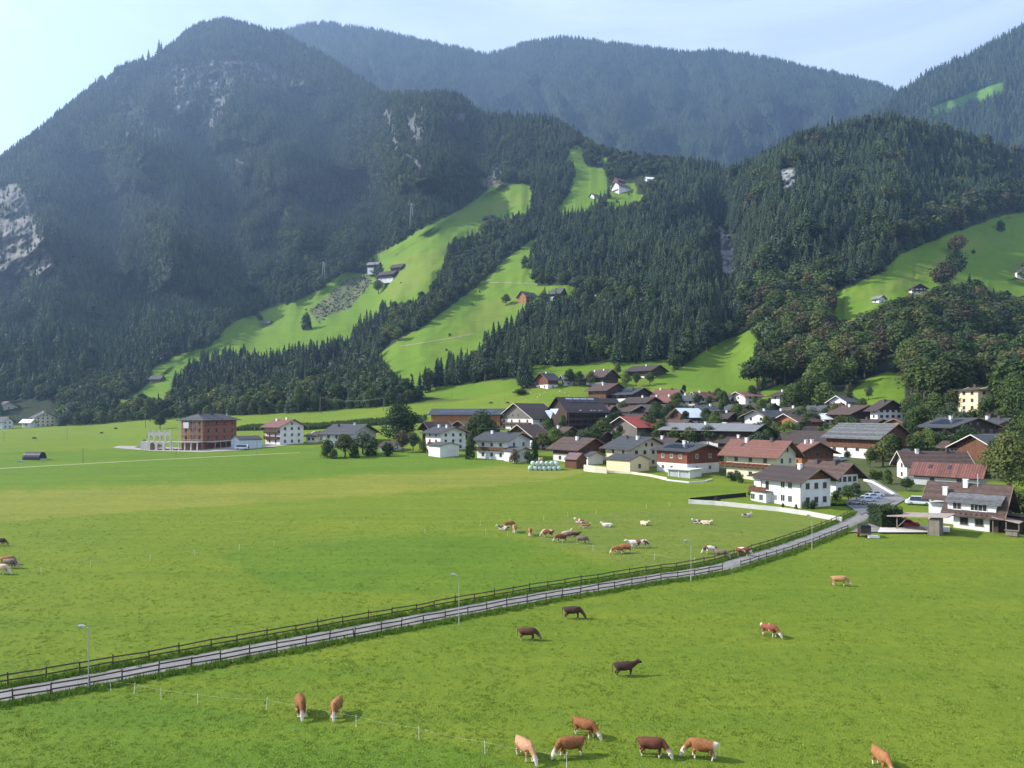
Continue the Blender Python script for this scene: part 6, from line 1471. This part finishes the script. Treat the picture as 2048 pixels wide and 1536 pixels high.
def cow_mesh(pose='graze', turn=0.0, stride=0.0):
    """one continuous skin over a jointed skeleton"""
    vs, es, rs = [], [], []
    def v(x, y, z, rx, ry=None): vs.append((x, y, z)); rs.append((rx, ry or rx)); return len(vs)-1
    def chain(ids):
        for a, b_ in zip(ids, ids[1:]): es.append((a, b_))
    lie = pose == 'lie'; dz = -.62 if lie else 0
    hip = v(-.58,0,1.10+dz,.34,.35); rump = v(-.93,0,1.14+dz,.27,.27); belly = v(-.12,0,1.03+dz,.41,.46); chest = v(.38,0,1.03+dz,.36,.44); sh = v(.72,0,1.10+dz,.25,.37)
    chain([rump, hip, belly, chest, sh])
    t0 = v(-1.14,0,1.27+dz,.06); t1 = v(-1.19,.02,.95+dz*.9,.028); t2 = v(-1.19,.03,.62 if not lie else .14,.022); t3 = v(-1.19,.03,.46 if not lie else .06,.05); chain([rump, t0, t1, t2, t3])
    s = math.sin(turn); c = math.cos(turn)
    if pose == 'graze': N_ = [(1.00,0,.92,.17,.27),(1.22,0,.68,.13,.19),(1.40,0,.46,.15,.15),(1.50,0,.24,.115,.12),(1.56,0,.10,.10,.095)]
    elif pose == 'stand': N_ = [(1.00,0,1.22,.19,.29),(1.20,0,1.36,.15,.21),(1.40,0,1.42,.16,.16),(1.60,0,1.30,.12,.125),(1.73,0,1.22,.105,.10)]
    else: N_ = [(.94,0,.66,.19,.27),(1.08,0,.86,.14,.19),(1.24,0,.93,.15,.15),(1.42,0,.84,.115,.12),(1.52,0,.79,.10,.10)]
    ids = [sh]
    for (x, y, z, a, b_) in N_: xr = .7+(x-.7)*c; yr = (x-.7)*s; ids.append(v(xr, yr, z, a, b_))
    chain(ids); poll = ids[3]; pp = Vector(vs[poll])
    for sy in (-1,1):
        off = Vector((-s*sy, c*sy, 0)); e1 = v(*(pp+off*.16+Vector((-.04*c,-.04*s,.03))), .045); e2 = v(*(pp+off*.29+Vector((-.08*c,-.08*s,-.02))), .030); chain([poll, e1, e2])
        h1 = v(*(pp+off*.09+Vector((-.06*c,-.06*s,.13))), .028); h2 = v(*(pp+off*.13+Vector((0,0,.24))), .012); chain([poll, h1, h2])
    if not lie:
        for sy in (-1,1):
            st = stride*sy
            a = v(.54,sy*.20,.78,.17); b_ = v(.56+st*.3,sy*.20,.48,.088); d = v(.55+st,sy*.20,.22,.062); e = v(.58+st*1.2,sy*.20,.05,.072); chain([chest, a, b_, d, e])
            st = -stride*sy
            a = v(-.68,sy*.20,.86,.23); b_ = v(-.56+st*.4,sy*.21,.62,.14); d = v(-.84+st*.8,sy*.21,.44,.075); d2 = v(-.80+st,sy*.21,.22,.06); e = v(-.76+st,sy*.21,.05,.070); chain([hip, a, b_, d, d2, e])
        u = v(-.44,0,.64,.17); chain([hip, u])
    else:
        for sy in (-1,1):
            a = v(.55,sy*.26,.24,.12); b_ = v(.82,sy*.30,.12,.06); d = v(.60,sy*.33,.07,.05); chain([chest, a, b_, d])
            a = v(-.50,sy*.34,.26,.17); b_ = v(-.15,sy*.46,.14,.085); d = v(-.50,sy*.50,.08,.05); chain([hip, a, b_, d])
    me = bpy.data.meshes.new('cow_skeleton'); me.from_pydata(vs, es, [])
    o = bpy.data.objects.new('cow_skeleton', me); COL.objects.link(o)
    sk = o.modifiers.new('skin', 'SKIN'); sk.use_smooth_shade = True; ss = o.modifiers.new('sub', 'SUBSURF'); ss.levels = 1; ss.render_levels = 1
    for i, r_ in enumerate(rs): me.skin_vertices[0].data[i].radius = r_; me.skin_vertices[0].data[i].use_root = (i == 0)
    dg = bpy.context.evaluated_depsgraph_get(); dg.update(); out = bpy.data.meshes.new_from_object(o.evaluated_get(dg)); bpy.data.objects.remove(o); out.name = 'cow'
    ca = out.color_attributes.new('head', 'FLOAT_COLOR', 'POINT'); a0 = Vector(vs[ids[2]])
    for i, q in enumerate(out.vertices):
        w = max(0, min(1, ((q.co-a0).length-.10)/.10)) if (q.co-pp).length < .46 and (q.co-Vector((.7,0,1.1+dz))).length > .62 else 0
        ca.data[i].color = (w, w, w, 1)
    out.polygons.foreach_set('use_smooth', [True]*len(out.polygons)); out.update(); return out
CM = {'graze': [cow_mesh('graze', t, s) for t, s in ((0,.06),(.35,-.08),(-.4,.05))], 'stand': [cow_mesh('stand', .25, .05)], 'lie': [cow_mesh('lie', .4), cow_mesh('lie', -.5)]}
CC = {'red': cow_material('hide_red_brown', (.20,.078,.028)), 'dred': cow_material('hide_dark_red', (.11,.038,.022), legs=.30), 'fawn': cow_material('hide_fawn', (.42,.215,.12)),
 'orange': cow_material('hide_orange', (.27,.12,.045)), 'dark': cow_material('hide_dark_brown', (.075,.034,.022), legs=.22, head=.2), 'black': cow_material('hide_near_black', (.052,.028,.020), legs=.16, head=.0),
 'pied': cow_material('hide_red_pied', (.20,.062,.034), patch=.47), 'dpied': cow_material('hide_dark_pied', (.09,.045,.035), patch=.50), 'rumpw': cow_material('hide_red_white_rump', (.24,.098,.036), rump=True),
 'gold': cow_material('hide_golden', (.36,.20,.085), patch=.36), 'white': cow_material('hide_white', (.66,.58,.48), var=.08), 'grey': cow_material('hide_grey_brown', (.15,.11,.085), head=.4, legs=.2), 'tan': cow_material('hide_tan', (.50,.38,.26), head=.5)}
HORN = None
COWS = [ # x, feet y, heading degrees (0 = to the right, -90 = towards the camera), pose, variant, hide, label
 (600,1431,-68,'graze',0,'red','red brown cow grazing towards the viewer, left one of the pair in the foreground'),
 (672,1432,-95,'graze',1,'orange','orange brown cow grazing straight towards the viewer, right one of the pair'),
 (1050,1519,-58,'graze',0,'fawn','pale fawn cow with white face grazing at the bottom beside the wire'),
 (1141,1514,195,'graze',1,'red','red brown cow with white face walking left beside the fawn cow'),
 (1170,1474,-38,'graze',0,'red','brown cow with white shoulder spot grazing behind the pair at the bottom'),
 (1305,1514,-14,'graze',2,'dred','large dark red brown cow grazing to the right at the bottom'),
 (1405,1519,160,'graze',1,'rumpw','brown cow with white hind legs grazing left, right of the dark red one'),
 (1765,1541,-88,'graze',0,'orange','brown cow with white blaze facing the viewer, cut by the bottom edge'),
 (1250,1353,2,'stand',0,'black','very dark brown cow standing with raised head, facing right'),
 (1056,1281,-8,'graze',0,'dark','dark brown cow grazing right, lower left of the two below the lane'),
 (1146,1238,-5,'graze',2,'black','dark cow with pale tail grazing right, just below the lane fence'),
 (1540,1273,-50,'graze',0,'pied','red and white patched cow grazing alone in the right field'),
 (1680,1172,-15,'graze',0,'gold','golden and white cow grazing right, alone in the far right field'),
 (1006,1060,170,'lie',0,'dpied','dark brown cow with white head lying at the left end of the herd'),
 (1018,1056,10,'graze',0,'orange','orange brown cow standing behind the lying one at the left end of the herd'),
 (1029,1065,-100,'graze',1,'gold','golden cow facing the viewer at the left end of the herd'),
 (1060,1071,-95,'graze',0,'orange','cow facing the viewer, alone right of the left group of the herd'),
 (1096,1075,175,'graze',2,'pied','white and red cow grazing left in the middle of the herd'),
 (1123,1084,178,'graze',0,'dred','dark red brown cow grazing left, front of the herd'),
 (1134,1071,30,'lie',0,'tan','tan cow lying behind the dark red brown one in the herd'),
 (1148,1073,5,'lie',1,'dark','dark brown cow lying in the middle of the herd'),
 (1164,1088,-10,'graze',0,'grey','grey brown cow grazing right at the front of the herd'),
 (1160,1046,160,'lie',1,'pied','white and brown cow lying at the back of the herd'),
 (1170,1056,0,'lie',0,'orange','orange brown cow with white head lying at the back of the herd'),
 (1215,1054,185,'lie',1,'white','whitish cow lying right of the herd'),
 (1289,1050,-60,'lie',0,'tan','pale tan cow lying alone farther right of the herd'),
 (1396,1047,175,'lie',0,'dpied','brown and white cow lying, left of two below the garden wall'),
 (1413,1049,-30,'lie',1,'tan','pale cow lying, right of two below the garden wall'),
 (1494,1034,10,'lie',0,'dpied','black and white cow lying nearest the white garden wall'),
 (1237,1108,190,'graze',0,'orange','orange brown cow grazing left, front one of four in the right part of the herd'),
 (1252,1106,170,'graze',2,'rumpw','orange brown cow close behind the front one of four'),
 (1267,1096,175,'stand',0,'white','nearly white cow standing among the four in the right part of the herd'),
 (1284,1096,5,'graze',0,'pied','brown and white cow at the right end of the four'),
 (1421,1108,178,'graze',0,'dpied','dark and white cow grazing left, left of three beside the lane fence'),
 (1443,1117,-20,'graze',2,'grey','grey brown cow grazing right, middle of three beside the lane fence'),
 (1487,1113,-12,'graze',0,'pied','red and white cow grazing right at the lane fence, right of three'),
 (19,1137,-8,'graze',0,'grey','grey brown cow grazing right at the left edge of the picture'),
 (14,1130,10,'graze',1,'orange','orange brown cow just behind the grey brown one at the left edge'),
 (2,1149,-10,'graze',0,'tan','pale cow cut by the left edge of the picture, below the others'),
 (-1,1092,0,'graze',0,'dark','dark cow cut by the left edge of the picture, above the others'),
 (68,879,0,'graze',0,'black','tiny dark cow in the far left field above the black shelter'),
 (203,868,180,'graze',0,'black','tiny dark cow in the far left field, left of two above the path'),
 (231,859,0,'graze',2,'black','tiny dark cow in the far left field nearest the shrubs'),
 (298,875,175,'graze',0,'black','dark cow behind the heap of earth'),
 (319,878,0,'graze',1,'red','brown cow right behind the heap of earth'),
 (982,808,180,'graze',0,'black','dark cow in the upper pasture above the timber barn, left of two'),
 (1015,808,0,'graze',2,'black','dark cow in the upper pasture above the timber barn, right of two'),
]
hide_mesh = {}
for (x, yb, hd, pose, vr, hide, lab) in COWS:
    p = at(x, yb); 
    if not p: continue
    key = (pose, vr, hide)
    if key not in hide_mesh:
        me = CM[pose][vr].copy(); me.materials.clear(); me.materials.append(CC[hide]); hide_mesh[key] = me
    o = mesh_obj('cow', hide_mesh[key], None, (p.x, p.y+.1, p.z-.02), R(hd)-.0); s = random.Random(x).uniform(.93,1.06); o.scale = (s, s, s)
    tag(o, lab, 'cow', 'cows on the pasture')
# pale sheep in the upper pasture
def sheep_mesh():
    vs = [(-.4,0,.62),(0,0,.62),(.35,0,.64),(.55,0,.72),(.72,0,.66),(.84,0,.58)]; rs = [(.20,.2),(.24,.24),(.2,.2),(.11,.11),(.09,.09),(.05,.05)]; es = [(0,1),(1,2),(2,3),(3,4),(4,5)]
    for sx, a in ((-.36,0),(.32,2)):
        for sy in (-1,1): n = len(vs); vs += [(sx,sy*.12,.38),(sx,sy*.12,.03)]; rs += [(.07,.07),(.035,.035)]; es += [(a,n),(n,n+1)]
    me = bpy.data.meshes.new('s'); me.from_pydata(vs, es, []); o = bpy.data.objects.new('s', me); COL.objects.link(o); sk = o.modifiers.new('k','SKIN'); sk.use_smooth_shade = True; o.modifiers.new('u','SUBSURF')
    for i, r_ in enumerate(rs): me.skin_vertices[0].data[i].radius = r_; me.skin_vertices[0].data[i].use_root = (i == 0)
    dg = bpy.context.evaluated_depsgraph_get(); dg.update(); out = bpy.data.meshes.new_from_object(o.evaluated_get(dg)); bpy.data.objects.remove(o); out.materials.clear(); out.materials.append(mat('fleece', (.62,.58,.50), .95, .1, 4)); return out
SH = sheep_mesh()
for x, yb in ((1046,798),(1053,801),(1075,796),(1080,792),(1120,784),(1130,788),(1138,793),(1062,788),(1090,786)):
    p = at(x, yb)
    if p: tag(mesh_obj('sheep', SH, None, tuple(p), random.uniform(0,6)), 'small pale sheep in the upper pasture left of the hotel', 'sheep', 'sheep in the upper pasture')
# ================================================================= GRASS ON THE NEAR FIELDS
def tuft(seed, n=9, h=.11, sp=.16):
    rnd = random.Random(seed); m = MB()
    for i in range(n):
        a = rnd.uniform(0, 6.28); r_ = sp*math.sqrt(rnd.random()); p = Vector((r_*math.cos(a), r_*math.sin(a), -.01)); b = rnd.uniform(0, 6.28); d = Vector((math.cos(b), math.sin(b), 0)); hh = h*rnd.uniform(.6,1.3); w = d*rnd.uniform(.018,.032); ln = Vector((rnd.gauss(0,.4), rnd.gauss(0,.4), 1))*hh
        m.face([p-w, p+w, p+ln*.6+w*.8, p+ln]); 
    return m
GR = mat_leaf('grass_blade', (.16,.235,.03), (.22,.285,.04), .3, .85)
GRD = mat_leaf('grass_blade_dark', (.085,.16,.02), (.15,.24,.03), .3, .85)
gp = []; rg = np.random.RandomState(9)
ng_ = 32000
D_ = 42*np.exp(rg.rand(ng_)*math.log(150/42.0)); X_ = (rg.rand(ng_)*2120-40-CX)*D_/F
cl = np.array([noise.noise(Vector((a*.22, b*.22, 5)))+.6*noise.noise(Vector((a*.9, b*.9, 8))) for a, b in zip(X_, D_)])
road_pts = np.array([[q.x, q.y] for q in RS])
for x, y, c_, u in zip(X_, D_, cl, rg.rand(ng_)):
    if c_ < u*1.6-1.15: continue
    q = pix((x, y, z0(y)))
    dmin = np.min((road_pts[:,0]-x)**2+(road_pts[:,1]-y)**2)
    if dmin < 3.2: continue
    if q[1] < 1062 and q[0] > 1370: continue
    z = np.interp(0,[0],[0]); r_i = 0
    tall = 1.9 if dmin < 7.5 else 1.0
    gp.append((x, y, None, tall*rg.uniform(.5,1.15)*(1+.5*max(0,c_)), rg.uniform(.9,1.6)/tall**.6, rg.uniform(0,6.28), int(rg.randint(0,3))))
# verge: longer grass hard by the fences
for ln_, o_ in ((near, -.25), (far, .25), (near, -.9), (far, -.45)):
    for i in range(0, len(ln_)-1):
        for k in range(9):
            t = rg.rand(); q = ln_[i].lerp(ln_[i+1], t); gp.append((q.x+rg.normal(0,.28), q.y+o_+rg.normal(0,.28), None, rg.uniform(1.3,2.6), rg.uniform(.5,.8), rg.uniform(0,6.28), int(4+rg.randint(0,2))))
gg = []
for g_ in gp:
    z = down(g_[0], g_[1]); gg.append((g_[0], g_[1], z)+g_[3:])
scatter('grass', gg, [raw(tuft(s), GR) for s in range(3)]+[raw(tuft(7, 7, .22), GRD)]+[raw(tuft(s+20, 12, .2), GRD) for s in range(2)], 'short grazed meadow grass with darker ungrazed clumps on the near fields', 'grass')

# ================================================================= CAMERA, SUN, SKY, AIR
cam = bpy.data.cameras.new('camera'); co = bpy.data.objects.new('camera', cam); COL.objects.link(co)
cam.sensor_width = 36; cam.lens = 36*F/2048; cam.shift_y = (HY-768)/2048; cam.clip_end = 12000; cam.clip_start = .5
co.location = CAM; co.rotation_euler = (R(90), 0, 0); scene.camera = co
SUN_EL, SUN_AZ = 35.0, -87.0     # azimuth clockwise from straight ahead
sd = Vector((math.sin(R(SUN_AZ))*math.cos(R(SUN_EL)), math.cos(R(SUN_AZ))*math.cos(R(SUN_EL)), math.sin(R(SUN_EL))))
sl = bpy.data.lights.new('sun', 'SUN'); sl.energy = SUN_E; sl.angle = R(.53); sl.color = (1, .955, .88)
so = bpy.data.objects.new('sun', sl); COL.objects.link(so); so.rotation_euler = (-sd).to_track_quat('-Z', 'Y').to_euler(); so.location = (-300, 0, 400)
w = bpy.data.worlds.new('World'); scene.world = w; w.use_nodes = True; nt = w.node_tree; bg = nt.nodes['Background']
sk = nt.nodes.new('ShaderNodeTexSky'); sk.sky_type = 'NISHITA'; sk.sun_disc = False; sk.sun_elevation = R(SUN_EL); sk.sun_rotation = R(SUN_AZ); sk.altitude = 600; sk.air_density = 1.0; sk.dust_density = 2.2; sk.ozone_density = 1.5
# thin high cloud veils
tc = nt.nodes.new('ShaderNodeTexCoord'); mp = nt.nodes.new('ShaderNodeMapping'); mp.inputs['Scale'].default_value = (1.2, 1.2, 4.5); mp.inputs['Rotation'].default_value = (0, .25, 0); nt.links.new(tc.outputs['Generated'], mp.inputs[0])
cn = noise_tex(nt, 2.2, 6, .6, mp.outputs[0], .6); cr = ramp(nt, [(.40, (.42,.42,.42)), (.80, (.70,.70,.70))], cn.outputs[0])
cl_ = mix(nt, sk.outputs[0], (7.9,9.2,11.6), cr.outputs[0]); nt.links.new(cl_, bg.inputs[0]); bg.inputs[1].default_value = SKY_S
zs = float(V[...,2].min()); zt = max(float(V[...,2].max()), float(RB[0][...,2].max()), float(RC[0][...,2].max()))
xs = max(abs(V[...,0]).max(), abs(RB[0][...,0]).max(), abs(RC[0][...,0]).max()); ys = max(V[...,1].max(), RB[0][...,1].max(), RC[0][...,1].max())
zs = min(zs, float(RB[0][...,2].min()), float(RC[0][...,2].min()))
hz_ = MB(); hz_.box(-xs-60, xs+60, -60, ys+60, zs-5, zt+40)
hm = bpy.data.materials.new('air'); hm.use_nodes = True; nt = hm.node_tree; nt.nodes.remove(nt.nodes['Principled BSDF'])
pv_ = nt.nodes.new('ShaderNodeVolumePrincipled'); pv_.inputs['Color'].default_value = (.41,.62,.95,1); pv_.inputs['Density'].default_value = HAZE; pv_.inputs['Anisotropy'].default_value = .5
nt.links.new(pv_.outputs[0], nt.nodes['Material Output'].inputs['Volume'])
hb = hz_.build('haze', [hm]); tag(hb, kind='stuff')
REPORT.append('zmin %.0f zmax %.0f xs %.0f ys %.0f' % (zs, zt, xs, ys))
scene.view_settings.view_transform = 'Standard'; scene.view_settings.look = 'None'; scene.view_settings.exposure = EXPO; scene.view_settings.gamma = 1; scene.view_settings.use_curve_mapping = False
cy = scene.cycles; cy.max_bounces = 6; cy.diffuse_bounces = 3; cy.glossy_bounces = 2; cy.transmission_bounces = 3; cy.transparent_max_bounces = 8; cy.volume_bounces = 0; cy.use_denoising = True
cy.volume_step_rate = 4
print('\n'.join(REPORT)); print('trees', ntree, 'objects', len(scene.objects))
